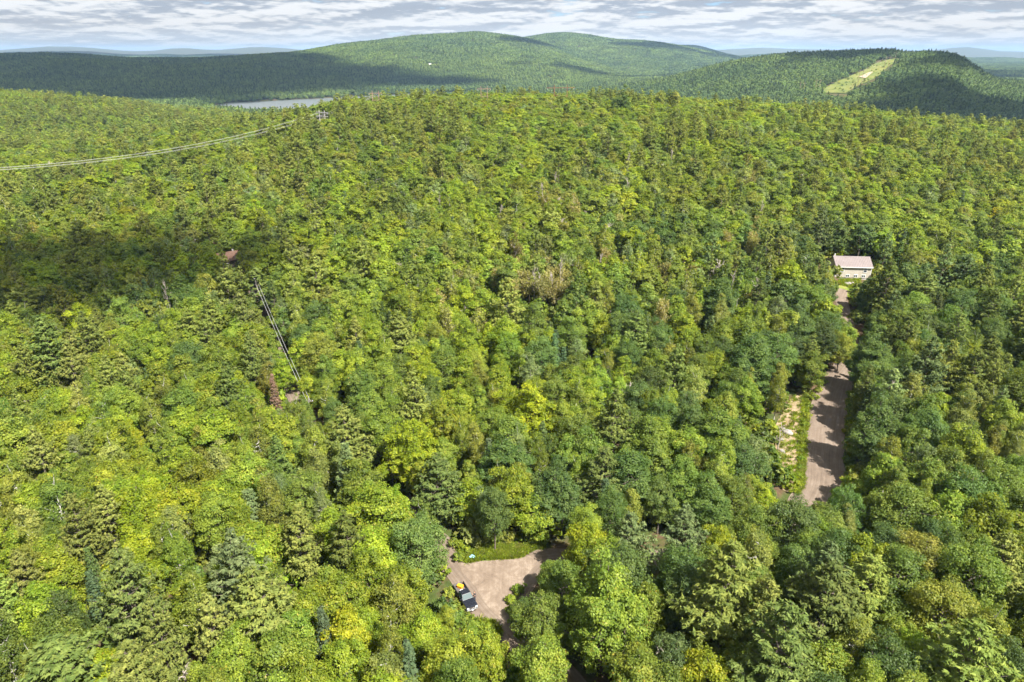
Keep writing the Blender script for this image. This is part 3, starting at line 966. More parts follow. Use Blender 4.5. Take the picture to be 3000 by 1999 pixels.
# trees that can be recognised in the photograph: species, pixel of the tip, height, crown radius, tint, label
KEYS = [
    ('pine', 118, 925, 21, 5.6, 'pinegreen', 'huge grey-green pine, the broad one at the left edge of the forest'),
    ('pine', 195, 960, 17, 3.8, 'pinegold', 'golden-brown pine touching the huge pine at the left edge'),
    ('pine', 668, 1545, 19, 3.6, 'pineblue', 'tall bluish pine, upper half of the pale pair left of the pickup'),
    ('pine', 735, 1655, 17, 4.6, 'pinegold', 'pale golden-green pine in front of the tall bluish pine'),
    ('pine', 1003, 1180, 16, 4.3, 'pinegold', 'pale golden pine leaning over the narrow dirt road'),
    ('spruce', 1008, 1290, 14, 2.6, 'pineblue', 'drooping silver-blue conifer beside the narrow dirt road'),
    ('spruce', 722, 1430, 12, 2.7, 'pineblue', 'silver-blue bushy conifer above the pale pine pair'),
    ('pine', 2150, 1580, 20, 5.0, 'pinegold', 'big golden-green pine below the gravel driveway'),
    ('pine', 2318, 1755, 20, 4.8, 'pinegreen', 'dark grey-green pine with spiky boughs at the bottom edge'),
    ('pine', 2450, 1640, 17, 5.0, 'pinegreen', 'bushy grey-green pine between the driveway and the bottom edge'),
    ('pine', 1848, 1495, 14, 3.4, 'pineblue', 'rounded grey-blue pine right of the lime-green maple'),
    ('pine', 2012, 1475, 14, 3.2, 'pineblue', 'slim grey-blue pine left of the sandy bank'),
    ('pine', 1870, 905, 17, 3.9, 'pinegreen', 'shapely layered pine in the middle of the hillside'),
    ('pine', 1278, 1325, 14, 3.6, 'pinegreen', 'grey-green pine among the dark oaks behind the junction'),
    ('pine', 1058, 690, 18, 4.2, 'pinegold', 'tall golden pine right of the brown-roofed house'),
    ('pine', 918, 735, 18, 4.2, 'pinegold', 'wide golden pine nearest the brown-roofed house'),
    ('pine', 655, 775, 17, 3.8, 'pinegold', 'golden pine in front of the brown-roofed house'),
    ('pine', 745, 775, 15, 4.0, 'pinegreen', 'grey-green pine with bare stem right of the brown roof'),
    ('pine', 868, 378, 20, 5.2, 'pinegold', 'tall pine below the white twin-pole pylon'),
    ('pine', 925, 345, 19, 4.4, 'pinegreen', 'dark pine right under the white twin-pole pylon'),
    ('pine', 1262, 318, 19, 4.6, 'pinegreen', 'dark layered pine of the pair on the crest'),
    ('pine', 1300, 322, 18, 4.0, 'pinegold', 'golden pine of the pair on the crest'),
    ('pine', 60, 815, 16, 5.2, 'pinegold', 'squat golden pine at the edge of the cloud shadow'),
    ('pine', 222, 640, 18, 5.0, 'pinegreen', 'dark pine standing in the cloud shadow'),
    ('pine', 620, 515, 16, 4.2, 'pinegreen', 'layered pine above the cloud shadow left of the yellow maple'),
    ('pine', 1165, 905, 18, 4.6, 'pinegold', 'golden pine left of the bright green maple mid-slope'),
    ('pine', 2420, 385, 17, 4.4, 'pinegreen', 'twin-topped pine on the right-hand slope'),
    ('pine', 2590, 430, 17, 4.4, 'pinegreen', 'dark pine high on the right-hand slope'),
    ('pine', 2725, 790, 16, 4.6, 'pinegreen', 'grey-green pine two crowns right of the cabin'),
    ('pine', 2290, 640, 17, 5.0, 'pinegreen', 'wide grey-green pine up the slope left of the cabin'),
    ('pine', 2560, 1620, 14, 4.0, 'pinegold', 'golden pine below the driveway on the right'),
    ('pine', 2880, 1820, 17, 5.0, 'pinegold', 'golden-green pine in the lower right corner'),
    ('pine', 2960, 1560, 15, 4.0, 'pinegold', 'golden pine at the right edge'),
    ('pine', 150, 1870, 15, 5.5, 'pinegreen', 'spreading grey-green pine in the lower left corner'),
    ('pine', 2365, 300, 18, 3.2, 'pinegold', 'slender pine rising over the crest below the power-line clearing'),
    ('pine', 2568, 285, 17, 3.0, 'pinegold', 'lone pine rising over the crest before the shaded valley'),
    ('pine', 2760, 312, 17, 3.0, 'pinegold', 'thin bright pine against the shaded valley'),
    ('maple', 1572, 1098, 17, 6.6, 'yellow', 'large brilliant yellow-green maple in the middle of the picture'),
    ('maple', 1490, 1120, 13, 3.2, 'lime', 'yellowish maple touching the brilliant one on its left side'),
    ('maple', 752, 583, 17, 6.6, 'lime', 'bright yellow-green round maple left of the mid-slope pines'),
    ('maple', 1205, 1200, 16, 5.6, 'lime', 'bright yellow-green maple right of the pale pine by the road'),
    ('maple', 1795, 1590, 20, 6.5, 'fresh', 'huge bright green maple at the bottom, right of the junction'),
    ('maple', 2088, 1868, 14, 2.9, 'lime', 'small lime-green maple at the bottom edge'),
    ('maple', 372, 1595, 12, 3.6, 'lime', 'lime-green maple left of the pale pine pair'),
    ('maple', 1002, 1775, 12, 2.9, 'yellow', 'yellow maple between the pale pine and the pickup'),
    ('maple', 1728, 1512, 12, 3.2, 'lime', 'lime-green round maple behind the huge bright maple'),
    ('maple', 2108, 1522, 11, 2.2, 'lime', 'small yellow-green maple below the sandy bank'),
    ('maple', 2128, 1592, 9, 2.2, 'lime', 'low lime-green maple beside the big golden-green pine'),
    ('maple', 2325, 745, 15, 4.4, 'lime', 'bright yellow-green maple left of the cabin'),
    ('maple', 2215, 1382, 9, 2.6, 'bright', 'low vivid green maple at the foot of the sandy bank'),
    ('maple', 1436, 1818, 12, 2.3, 'bright', 'bright green maple directly in front of the pickup'),
    ('maple', 272, 1900, 11, 2.9, 'lime', 'yellow-green maple near the lower left corner'),
    ('maple', 348, 1218, 12, 2.6, 'yellow', 'small yellow maple below the huge left pine'),
    ('maple', 235, 1180, 12, 3.4, 'lime', 'yellow-tinged maple at the foot of the huge left pine'),
    ('maple', 130, 1212, 14, 4.4, 'bright', 'round bright green maple under the huge left pine'),
    ('maple', 1560, 1428, 9.5, 3.3, 'bright', 'green maple with yellow tips in front of the dark oaks'),
    ('maple', 1390, 1395, 10, 3.0, 'bright', 'bright maple left of the dark oaks behind the junction'),
    ('maple', 1475, 905, 16, 3.8, 'bright', 'bright upright maple mid-slope with glowing leaves'),
    ('maple', 1300, 735, 15, 4.0, 'bright', 'bright green maple left of the sparse tan thicket'),
    ('maple', 1800, 730, 14, 3.6, 'bright', 'bright green maple right of the sparse tan thicket'),
    ('maple', 2860, 1220, 16, 6.0, 'bright', 'big bright green maple near the right edge'),
    ('maple', 2775, 632, 15, 4.4, 'bright', 'round bright green maple up the slope right of the cabin'),
    ('maple', 1240, 1020, 15, 5.0, 'lime', 'yellow-green maple below the golden mid-slope pine'),
    ('maple', 600, 1180, 15, 4.8, 'bright', 'broad green maple left of the rust-red conifer'),
    ('maple', 800, 1180, 15, 5.6, 'bright', 'wide green maple in front of the rust-red conifer'),
    ('spruce', 795, 1092, 11, 1.4, 'red', 'rust-red dying conifer beside the narrow dirt road'),
    ('oak', 2215, 945, 18, 7.0, 'dark', 'big dark oak left of the gravel driveway'),
    ('oak', 2120, 790, 17, 6.4, 'dark', 'dark round oak up the slope left of the driveway'),
    ('oak', 2365, 900, 15, 5.2, 'dark', 'dark oak standing over the upper driveway'),
    ('oak', 2660, 870, 17, 6.6, 'mid', 'broad green oak right of the upper driveway'),
    ('oak', 2600, 1140, 17, 5.4, 'dark', 'tall dark oak shading the driveway on its right'),
    ('oak', 2570, 960, 16, 5.0, 'dark', 'dark oak where the driveway narrows'),
    ('oak', 2665, 745, 16, 5.6, 'dark', 'dark oak right beside the cabin'),
    ('oak', 1478, 1255, 15, 5.2, 'dark', 'dark oak below the brilliant yellow-green maple'),
    ('oak', 1630, 1330, 15, 5.0, 'dark', 'dark oak above the junction, middle of its row'),
    ('oak', 1745, 1235, 16, 5.6, 'mid', 'green oak right of the brilliant yellow-green maple'),
    ('oak', 1905, 1185, 17, 6.0, 'mid', 'broad mid-green oak left of the sandy bank'),
    ('oak', 1850, 1300, 14, 4.6, 'dark', 'dark oak in the row behind the round grey-blue pine'),
    ('oak', 2010, 1310, 15, 5.4, 'mid', 'round oak at the left end of the sandy bank'),
    ('oak', 2120, 1170, 16, 5.8, 'mid', 'large mid-green oak above the sandy bank'),
    ('oak', 2430, 1470, 10, 3.8, 'mid', 'low oak hiding the lower end of the driveway'),
    ('oak', 2350, 1480, 8, 2.8, 'fresh', 'low fresh green oak hiding the bend of the driveway'),
    ('birch', 2290, 1490, 8, 2.4, 'pale', 'low pale birch below the sandy bank'),
    ('oak', 2400, 1500, 9, 3.0, 'fresh', 'fresh green oak in front of the driveway bend'),
    ('maple', 2250, 1415, 7, 2.4, 'lime', 'low lime-green maple left of the driveway bend'),
    ('oak', 2312, 1462, 6.5, 2.3, 'fresh', 'bushy low oak at the very end of the lit driveway'),
    ('oak', 2452, 905, 11, 3.0, 'mid', 'mid-green oak crowding the upper driveway on its left'),
    ('maple', 2488, 925, 12, 3.0, 'fresh', 'fresh green maple overhanging the upper driveway'),
    ('oak', 2474, 975, 10, 3.0, 'olive', 'olive oak covering the middle of the upper driveway'),
    ('maple', 664, 794, 10, 2.6, 'fresh', 'fresh green maple in front of the brown roof, left one'),
    ('oak', 2660, 1400, 14, 4.8, 'mid', 'grey-green oak right of the lower driveway'),
    ('oak', 2740, 1180, 15, 4.6, 'dark', 'dark oak two crowns right of the driveway'),
    ('oak', 1826, 250, 21, 6.8, 'dark', 'lone tall oak standing clear on the crest'),
    ('maple', 692, 788, 9, 2.6, 'fresh', 'small fresh green maple in front of the brown-roofed house'),
    ('maple', 792, 1000, 11, 2.7, 'fresh', 'fresh green maple leaning over the narrow dirt road, upper one'),
    ('maple', 818, 1040, 10, 2.6, 'bright', 'bright maple leaning over the narrow dirt road, lower one'),
    ('oak', 600, 800, 14, 4.4, 'olive', 'round olive oak left of the brown-roofed house'),
    ('oak', 2180, 1690, 12, 4.4, 'mid', 'low oak left of the dark spiky pine'),
    ('oak', 2720, 1560, 13, 4.6, 'olive', 'olive oak in the lower right'),
    ('oak', 2790, 1700, 13, 4.4, 'olive', 'yellowish olive oak near the lower right corner'),
    ('oak', 1650, 1625, 11, 3.3, 'mid', 'green oak at the right side of the junction'),
    ('oak', 1580, 1735, 11, 3.4, 'mid', 'oak casting its shadow on the junction'),
]

trees = []      # dict per tree
krng = np.random.default_rng(11)
for sp, u, v, h, rad, tint, lab in KEYS:
    p = gp(u, v + 2, off=h)
    if p is None:
        continue
    trees.append(dict(sp=sp, x=p[0], y=p[1], z=p[2], h=h, r=rad, tint=tint, key=lab))

THICKET = [(1405, 790), (1450, 762), (1560, 758), (1690, 785), (1700, 830), (1640, 868), (1500, 862), (1420, 835)]
snag = np.random.default_rng(71)
for k in range(64):
    if k < 40:
        u, v = snag.uniform(1250, 2250), snag.uniform(430, 960)
    else:
        u, v = snag.uniform(60, 2950), snag.uniform(420, 1900)
    h = snag.uniform(8, 12.5)
    p = gp(u, v, off=h)
    if p is None:
        continue
    if any(in_poly(np.array([u, u, u]), np.array([v, v + 70, v + 150]), poly).any() for poly in CLEAR) or v > 1300:
        continue
    sp = 'dead' if snag.uniform() < 0.6 else 'sparse'
    trees.append(dict(sp=sp, x=p[0], y=p[1], z=p[2], h=h, r=1.6 if sp == 'dead' else 2.3, tint='grey' if sp == 'dead' else 'tan', key=None))

# fill: hexagonal jitter, accepted where crowns do not crowd each other
frng = np.random.default_rng(23)
cand = []
for yy in np.arange(34, 560, 3.7):
    half = 0.86 * yy + 40
    for xx in np.arange(-half, half, 4.1):
        cand.append((xx + frng.uniform(-2.2, 2.2), yy + frng.uniform(-1.9, 1.9)))
cand = np.array(cand)
frng.shuffle(cand)


def vnoise(x, y, s, seed):
    """smooth 0..1 field"""
    a = np.sin(x / s * 1.7 + seed) + np.sin(y / s * 1.3 + 2.1 * seed + 0.6 * np.sin(x / s)) + np.sin((x + y) / s * 0.9 + 3.3 * seed)
    return 0.5 + a / 6


N1 = vnoise(cand[:, 0], cand[:, 1], 26, 1.0)
N2 = vnoise(cand[:, 0], cand[:, 1], 40, 4.2)
N3 = vnoise(cand[:, 0], cand[:, 1], 18, 7.7)
right = sst(cand[:, 0] / (cand[:, 1] + 30), -0.18, 0.32)
farf = sst(cand[:, 1], 150, 270)
dA, dB = polyline_dist(cand, CL_A), polyline_dist(cand, CL_B)
dL = seg_dist(cand, LINE_A, LINE_B)
CZ = HT(cand[:, 0], cand[:, 1])
CU, CVv, _ = project(np.column_stack([cand, CZ]))
grid = {}


def gkey(x, y):
    return (int(math.floor(x / 9)), int(math.floor(y / 9)))


def crowd(x, y, r_, f):
    k = gkey(x, y)
    for a in (-1, 0, 1):
        for b_ in (-1, 0, 1):
            for q in grid.get((k[0] + a, k[1] + b_), ()):
                if math.hypot(q[0] - x, q[1] - y) < f * (q[2] + r_):
                    return True
    return False


for t_ in trees:
    grid.setdefault(gkey(t_['x'], t_['y']), []).append((t_['x'], t_['y'], t_['r']))
HOUSE = gp(2490, 816)
CABIN2 = gp(668, 790)
fill = []
for i in range(len(cand)):
    x, y = cand[i]
    if dA[i] < (3.2 if 85 < y < 108 else 1.3) or dB[i] < (4.3 if 112 < y < 168 else 2.2) or math.hypot(x - HOUSE[0], y - HOUSE[1] - 4) < 9 or math.hypot(x - CABIN2[0], y - CABIN2[1] - 3) < 5 or math.hypot(x - HOUSE[0] - 6, y - HOUSE[1] + 5) < 7.5:
        continue
    a, b_ = frng.uniform(), float(np.clip(0.55 * frng.uniform() + 0.45 * (1.25 - 1.5 * vnoise(x, y, 13, 9.1)), 0, 1))
    rt, ff = right[i], farf[i]
    left_low = (1 - rt) * (1 - ff)
    p_pine = 0.03 + 0.13 * (N2[i] > 0.64) + 0.10 * (N2[i] > 0.77) + (0.05 if x < -60 and y > 190 else 0)
    p_spruce = 0.03 + 0.10 * (N3[i] > 0.74) * (1 - ff)
    p_oak = 0.12 + 0.38 * rt * (N1[i] * 0.9 + 0.3) * (1 - 0.4 * ff) + 0.08 * ff
    p_birch = 0.16 + 0.18 * (N3[i] < 0.4) + 0.12 * ff
    if a < p_pine:
        sp = 'pine'
    elif a < p_pine + p_spruce:
        sp = 'spruce'
    elif a < p_pine + p_spruce + p_oak:
        sp = 'oak'
    elif a < p_pine + p_spruce + p_oak + p_birch:
        sp = 'birch'
    else:
        sp = 'maple'
    if sp == 'pine':
        r_ = frng.uniform(2.3, 3.9); h = r_ * 2.3 + frng.uniform(7, 11)
        tn = frng.choice(['pinegreen', 'pinegold', 'pinegold', 'pinegold'] if left_low > 0.3 or ff > .5 else ['pinegreen', 'pinegreen', 'pinegold', 'pineblue'])
    elif sp == 'spruce':
        r_ = frng.uniform(1.2, 2.0); h = r_ * 3.2 + frng.uniform(4, 7)
        tn = frng.choice(['fir', 'firblue'])
    elif sp == 'oak':
        r_ = frng.uniform(2.6, 4.8); h = r_ * 1.6 + frng.uniform(5.5, 8.5)
        tn = frng.choice(['mid', 'fresh', 'fresh', 'olive', 'mid', 'bright'] if ff > 0.6 else ['mid', 'dark', 'mid', 'olive', 'fresh'] if rt < 0.6 else ['mid', 'dark', 'dark', 'mid', 'deep'])
    elif sp == 'birch':
        r_ = frng.uniform(1.6, 2.7); h = r_ * 2.4 + frng.uniform(5.5, 9.5)
        tn = frng.choice(['olive', 'fresh', 'pale', 'olive', 'mid', 'silver'])
    else:
        r_ = frng.uniform(2.1, 4.1); h = r_ * 1.8 + frng.uniform(5.5, 9)
        if b_ < 0.10 + 0.07 * left_low:
            tn = 'lime'
        elif b_ < 0.115 + 0.04 * left_low:
            tn = 'yellow'
        elif b_ < 0.36 + 0.22 * left_low + 0.26 * ff:
            tn = 'bright'
        elif b_ < 0.78:
            tn = 'fresh'
        else:
            tn = 'mid'
    edge_d = min(dA[i], dB[i])
    if edge_d < 7:
        r_ *= 0.62 + 0.05 * edge_d
        h *= 0.78 + 0.03 * edge_d
    if dL[i] < 11:
        h *= 0.55
    if ff > 0 and sp not in ('pine', 'spruce'):
        r_ *= 1 + 0.34 * ff
        h *= 1 - 0.10 * ff
    h *= 1 - 0.16 * float(sst(y, 360, 440))
    if crowd(x, y, r_, 0.51):
        continue
    z = CZ[i]
    # crown must not hide what the photograph shows
    zs = np.array([[x, y, z + h], [x, y, z + h * 0.82], [x - r_, y, z + h * 0.6], [x + r_, y, z + h * 0.6], [x, y, z + 0.5 * h], [x - 0.8 * r_, y, z + h * 0.8], [x + 0.8 * r_, y, z + h * 0.8], [x - r_ * .7, y, z + h * 0.35], [x + r_ * .7, y, z + h * 0.35], [x, y - r_, z + 0.4 * h], [x - 0.5 * r_, y, z + 0.14 * h], [x + 0.5 * r_, y, z + 0.14 * h]])
    uu, vv, _ = project(zs)
    bad = False
    for poly in CLEAR:
        if in_poly(uu, vv, poly).any():
            bad = True
            break
    if in_poly(uu[:1], vv[:1], THICKET).any() and frng.uniform() < 0.85:
        continue
    if bad:
        h *= 0.42
        r_ *= 0.5
        zs[:, 2] = z + (zs[:, 2] - z) * 0.42
        zs[:, 0] = x + (zs[:, 0] - x) * 0.5
        uu, vv, _ = project(zs)
        if any(in_poly(uu, vv, poly).any() for poly in CLEAR) or in_poly(uu, vv, CLEAR2).any():
            continue
        if h < 3.2:
            continue
    elif in_poly(uu[:5], vv[:5], CLEAR2).any():
        continue
    grid.setdefault(gkey(x, y), []).append((x, y, r_))
    trees.append(dict(sp=sp, x=x, y=y, z=z, h=h, r=r_, tint=str(tn), key=None))

# ------------------------------------------------------------------ choose the individuals
T_N = len(trees)
TP = np.array([[t_['x'], t_['y'], t_['z'] + t_['h'] * 0.72] for t_ in trees])
tu, tv, td = project(TP)
size_px = np.array([t_['r'] for t_ in trees]) * 2 * FPX / td
for i, t_ in enumerate(trees):
    t_['u'], t_['v'], t_['d'], t_['px'] = tu[i], tv[i], td[i], size_px[i]
inframe = (tu > -30) & (tu < 3030) & (tv > 0) & (tv < 2020)
# a crown counts as seen unless taller neighbours stand right in front of it
cover_of = np.zeros(T_N, bool)
topu, topv, _ = project(np.array([[t_['x'], t_['y'], t_['z'] + t_['h'] * 0.97] for t_ in trees]))
for i in range(T_N):
    near = np.where((np.abs(tu - tu[i]) < 260) & (td < td[i] - 0.5) & (td > td[i] - 60))[0]
    if len(near):
        hit = (np.abs(topu[i] - tu[near]) < 0.40 * size_px[near]) & (np.abs(topv[i] - tv[near]) < 0.42 * size_px[near])
        cover_of[i] = hit.any()
LIMIT = dict(maple=290, oak=240, birch=200, pine=200, spruce=70, dead=70, sparse=70)
chosen = set()
for sp, lim in LIMIT.items():
    ids = [i for i in range(T_N) if trees[i]['sp'] == sp and inframe[i] and not cover_of[i]]
    ids.sort(key=lambda i: (trees[i]['key'] is None, -trees[i]['px']))
    chosen.update(ids[:lim])
chosen.update(i for i in range(T_N) if trees[i]['key'] or trees[i]['sp'] in ('dead', 'sparse'))

# landmarks the labels can point at
LAND = [('the parked pickup', gp(1365, 1765)), ('the road junction', gp(1470, 1700)), ('the cabin', HOUSE), ('the brown-roofed house', CABIN2),
        ('the lower driveway', gp(2410, 1400)), ('the upper driveway', gp(2450, 1150)), ('the leaning roadside pole', gp(765, 900))]
for sp, u, v, h, rad, tint, lab in KEYS:
    short = {'large brilliant yellow-green maple in the middle of the picture': 'the brilliant yellow maple',
             'bright yellow-green round maple left of the mid-slope pines': 'the round yellow maple',
             'huge grey-green pine, the broad one at the left edge of the forest': 'the huge left pine',
             'pale golden-green pine in front of the tall bluish pine': 'the pale pine pair',
             'huge bright green maple at the bottom, right of the junction': 'the huge bright maple',
             'lone tall oak standing clear on the crest': 'the lone crest oak',
             'shapely layered pine in the middle of the hillside': 'the layered mid-slope pine',
             'dark grey-green pine with spiky boughs at the bottom edge': 'the dark spiky pine',
             'dark pine standing in the cloud shadow': 'the shadowed pine',
             'round bright green maple up the slope right of the cabin': 'the round bright maple',
             'dark layered pine of the pair on the crest': 'the crest pine pair',
             'big bright green maple near the right edge': 'the big right-edge maple',
             'lime-green maple left of the pale pine pair': 'the lime-green maple',
             'dark pine high on the right-hand slope': 'the high dark pine',
             'tall pine below the white twin-pole pylon': 'the white pylon'}.get(lab)
    if short:
        LAND.append((short, gp(u, v + 2, off=h)))
LP = np.array([l[1][:2] for l in LAND])
ORD = ['nearest', 'second nearest', 'third nearest', 'fourth nearest', 'fifth nearest', 'sixth nearest', 'seventh nearest', 'eighth nearest', 'ninth nearest', 'tenth nearest', 'eleventh nearest', 'twelfth nearest',
       'thirteenth nearest', 'fourteenth nearest', 'fifteenth nearest', 'sixteenth nearest', 'seventeenth nearest', 'eighteenth nearest', 'nineteenth nearest', 'twentieth nearest']
buckets = {}
for i in chosen:
    t_ = trees[i]
    if t_['key']:
        continue
    d = np.hypot(LP[:, 0] - t_['x'], LP[:, 1] - t_['y'])
    k = int(np.argmin(d))
    dx, dy = t_['x'] - LP[k, 0], t_['y'] - LP[k, 1]
    rel = ('behind' if dy > 0 else 'in front of') if abs(dy) > abs(dx) else ('right of' if dx > 0 else 'left of')
    size = 'tall' if t_['h'] > 14.5 else ('small' if t_['h'] < 10.5 else 'medium')
    buckets.setdefault((size, TONE[t_['tint']], t_['sp'], rel, LAND[k][0]), []).append((d[k], i))
LABEL = {}
for (size, tone, sp, rel, lm), lst in buckets.items():
    lst.sort()
    for k, (_, i) in enumerate(lst):
        o = '' if len(lst) == 1 else ORD[min(k, 19)] + ' of the'
        word = dict(maple='maple', oak='oak', birch='birch', pine='pine', spruce='spruce', dead='bare tree', sparse='thin tree')[sp]
        plural = {'birch': 'birches'}.get(word, word + 's') if o else word
        LABEL[i] = f'{o} {size} {tone} {plural} {rel} {lm}'.strip()
GROUP = dict(maple='maples of the near forest', oak='oaks of the near forest', birch='birches of the near forest', pine='pines of the near forest', spruce='spruces of the near forest', dead='dead trees', sparse='sparse trees of the thicket')
prng = np.random.default_rng(31)


def level_of(d):
    return 0 if d < 175 else 1


def put_tree(name, e, x, y, z, rz, sx, sz, tint, label, cat, group):
    t0 = link(name, None, loc=(x, y, z - 0.15), rot=(0, 0, rz), scale=(sx, sx, sz))
    t0.empty_display_size = 0.5
    tag(t0, label, cat, group)
    tr = link('trunk', e['trunk'], t0)
    if 'crown' in e:
        c = link('crown', e['crown'], t0)
        c['tint'] = tint
    tr['tint'] = tint
    return t0


def tint_of(name, r_, amt=0.16):
    c = np.array(TINT[name]) * (1 + amt * r_.normal()) * (1 + 0.035 * r_.normal(size=3))
    return [float(q) for q in np.clip(c, 0.004, 0.6)]


for i in sorted(chosen):
    t_ = trees[i]
    sp = t_['sp']
    kind = 'big_' + sp if sp in ('maple', 'oak') and t_['r'] > 4.9 else sp
    lib = LIB[kind].get(level_of(t_['d'])) or LIB[kind][0]
    e = lib[prng.integers(0, len(lib))]
    h0, r0 = REF[kind]
    put_tree(sp + '_tree', e, t_['x'], t_['y'], t_['z'], prng.uniform(0, 6.28), t_['r'] / r0, t_['h'] / h0, tint_of(t_['tint'], prng, 0.06 if t_['key'] else 0.14),
             t_['key'] or LABEL[i], 'tree', GROUP[sp])


# ------------------------------------------------------------------ masses: the rest of the forest as instances
def instancer(name, meshes, pos, idx, rot, scl, tint):
    """one object whose points carry instances of the given meshes"""
    coll = bpy.data.collections.new(name + '_source')
    for k, me in enumerate(meshes):
        o = bpy.data.objects.new(f'{name}_{k:03d}', me)
        coll.objects.link(o)
    me = bpy.data.meshes.new(name)
    n = len(pos)
    me.vertices.add(n)
    me.vertices.foreach_set('co', np.ascontiguousarray(pos, np.float32).ravel())
    for an, ty, key, arr in (('vid', 'INT', 'value', np.asarray(idx, np.int32)), ('rot', 'FLOAT_VECTOR', 'vector', np.asarray(rot, np.float32)),
                             ('scl', 'FLOAT_VECTOR', 'vector', np.asarray(scl, np.float32)), ('tint', 'FLOAT_COLOR', 'color', np.column_stack([tint, np.ones(n)]).astype(np.float32))):
        a = me.attributes.new(an, ty, 'POINT')
        a.data.foreach_set(key, np.ascontiguousarray(arr).ravel())
    ob = link(name, me)
    ng = bpy.data.node_groups.new(name + '_nodes', 'GeometryNodeTree')
    ng.interface.new_socket('Geometry', in_out='INPUT', socket_type='NodeSocketGeometry')
    ng.interface.new_socket('Geometry', in_out='OUTPUT', socket_type='NodeSocketGeometry')
    gi, go = ng.nodes.new('NodeGroupInput'), ng.nodes.new('NodeGroupOutput')
    ci = ng.nodes.new('GeometryNodeCollectionInfo')
    ci.inputs['Collection'].default_value = coll
    ci.inputs['Separate Children'].default_value = True
    ci.inputs['Reset Children'].default_value = True
    ip = ng.nodes.new('GeometryNodeInstanceOnPoints')
    ip.inputs['Pick Instance'].default_value = True

    def attr(nm, ty):
        nd = ng.nodes.new('GeometryNodeInputNamedAttribute')
        nd.data_type = ty
        nd.inputs['Name'].default_value = nm
        return next(s for s in nd.outputs if s.enabled and s.name == 'Attribute')
    ng.links.new(gi.outputs[0], ip.inputs['Points'])
    ng.links.new(ci.outputs[0], ip.inputs['Instance'])
    ng.links.new(attr('vid', 'INT'), ip.inputs['Instance Index'])
    e2r = ng.nodes.new('FunctionNodeEulerToRotation')
    ng.links.new(attr('rot', 'FLOAT_VECTOR'), e2r.inputs[0])
    ng.links.new(e2r.outputs[0], ip.inputs['Rotation'])
    ng.links.new(attr('scl', 'FLOAT_VECTOR'), ip.inputs['Scale'])
    ng.links.new(ip.outputs[0], go.inputs[0])
    md = ob.modifiers.new('instances', 'NODES')
    md.node_group = ng
    tag(ob, kind='stuff')
    return ob


SPECIES = ['maple', 'oak', 'birch', 'pine', 'spruce']

meshes, base_i = [], {}
for sp in SPECIES:
    for lvl in (0, 1, 2):
        base_i[(sp, lvl)] = (len(meshes), len(LIB[sp][lvl]))
        meshes += [e['whole'] for e in LIB[sp][lvl]]
rows = []
for i, t_ in enumerate(trees):
    if i in chosen:
        continue
    lvl = 0 if t_['d'] < 150 else (1 if t_['d'] < 400 else 2)
    b0, nb = base_i[(t_['sp'], lvl)]
    h0, r0 = REF[t_['sp']]
    rows.append((t_['x'], t_['y'], t_['z'] - 0.15, b0 + prng.integers(0, nb), prng.uniform(0, 6.28), t_['r'] / r0, t_['h'] / h0, *tint_of(t_['tint'], prng, 0.14)))
# middle distance, 550 - 1050 m
mr = np.random.default_rng(41)
for yy in np.arange(556, 1050, 5.6):
    half = 0.82 * yy + 30
    xs = np.arange(-half, half, 6.0)
    xs = xs + mr.uniform(-2.6, 2.6, len(xs))
    ys = yy + mr.uniform(-2.4, 2.4, len(xs))
    zs = HT(xs, ys)
    nn = vnoise(xs, ys, 60, 2.2)
    for x, y, z, q in zip(xs, ys, zs, nn):
        leftside = x < -60
        a = mr.uniform()
        if a < (0.34 if leftside and q > 0.5 else 0.08):
            sp, tn = 'pine', mr.choice(['pinegold', 'pinegold', 'pinegreen'])
            r_ = mr.uniform(2.8, 4.6); h = r_ * 2 + mr.uniform(6, 9)
        elif a < 0.5:
            sp, tn = 'oak', mr.choice(['mid', 'fresh', 'olive', 'fresh'])
            r_ = mr.uniform(3, 4.8); h = r_ * 1.4 + mr.uniform(5.5, 8)
        else:
            sp, tn = 'maple', mr.choice(['bright', 'fresh', 'fresh', 'mid', 'lime'], p=[.35, .3, .2, .1, .05])
            r_ = mr.uniform(2.6, 4.4); h = r_ * 1.6 + mr.uniform(5.5, 8)
        b0, nb = base_i[(sp, 2)]
        h0, r0 = REF[sp]
        rows.append((x, y, z - 0.2, b0 + mr.integers(0, nb), mr.uniform(0, 6.28), r_ / r0, h / h0, *tint_of(tn, mr, 0.12)))
A = np.array(rows)
instancer('forest', meshes, A[:, :3], A[:, 3], np.column_stack([np.zeros((len(A), 2)), A[:, 4]]), A[:, [5, 5, 6]], A[:, 7:10])

# undergrowth between the trunks
ur = np.random.default_rng(43)
rows = []
for yy in np.arange(40, 330, 2.7):
    half = 0.84 * yy + 20
    xs = np.arange(-half, half, 3.0)
    xs = xs + ur.uniform(-1.4, 1.4, len(xs))
    ys = yy + ur.uniform(-1.2, 1.2, len(xs))
    rows.append(np.column_stack([xs, ys]))
U = np.concatenate(rows)
U = U[ur.uniform(size=len(U)) < 0.7]
da, db = polyline_dist(U, CL_A), polyline_dist(U, CL_B)
uu, vv, _ = project(np.column_stack([U, HT(U[:, 0], U[:, 1]) + 0.8]))
ok = (da > 2.9) & (db > np.where(U[:, 1] > 168, 2.6, 4.4)) & (np.hypot(U[:, 0] - HOUSE[0], U[:, 1] - HOUSE[1] - 4) > 8) & (np.hypot(U[:, 0] - CABIN2[0], U[:, 1] - CABIN2[1] - 3) > 7)
for poly in CLEAR:
    ok &= ~in_poly(uu, vv, poly)
U = U[ok]
nU = len(U)
tn = ur.choice(['fresh', 'mid', 'bright', 'olive', 'dark', 'pale'], nU, p=[.3, .25, .2, .12, .08, .05])
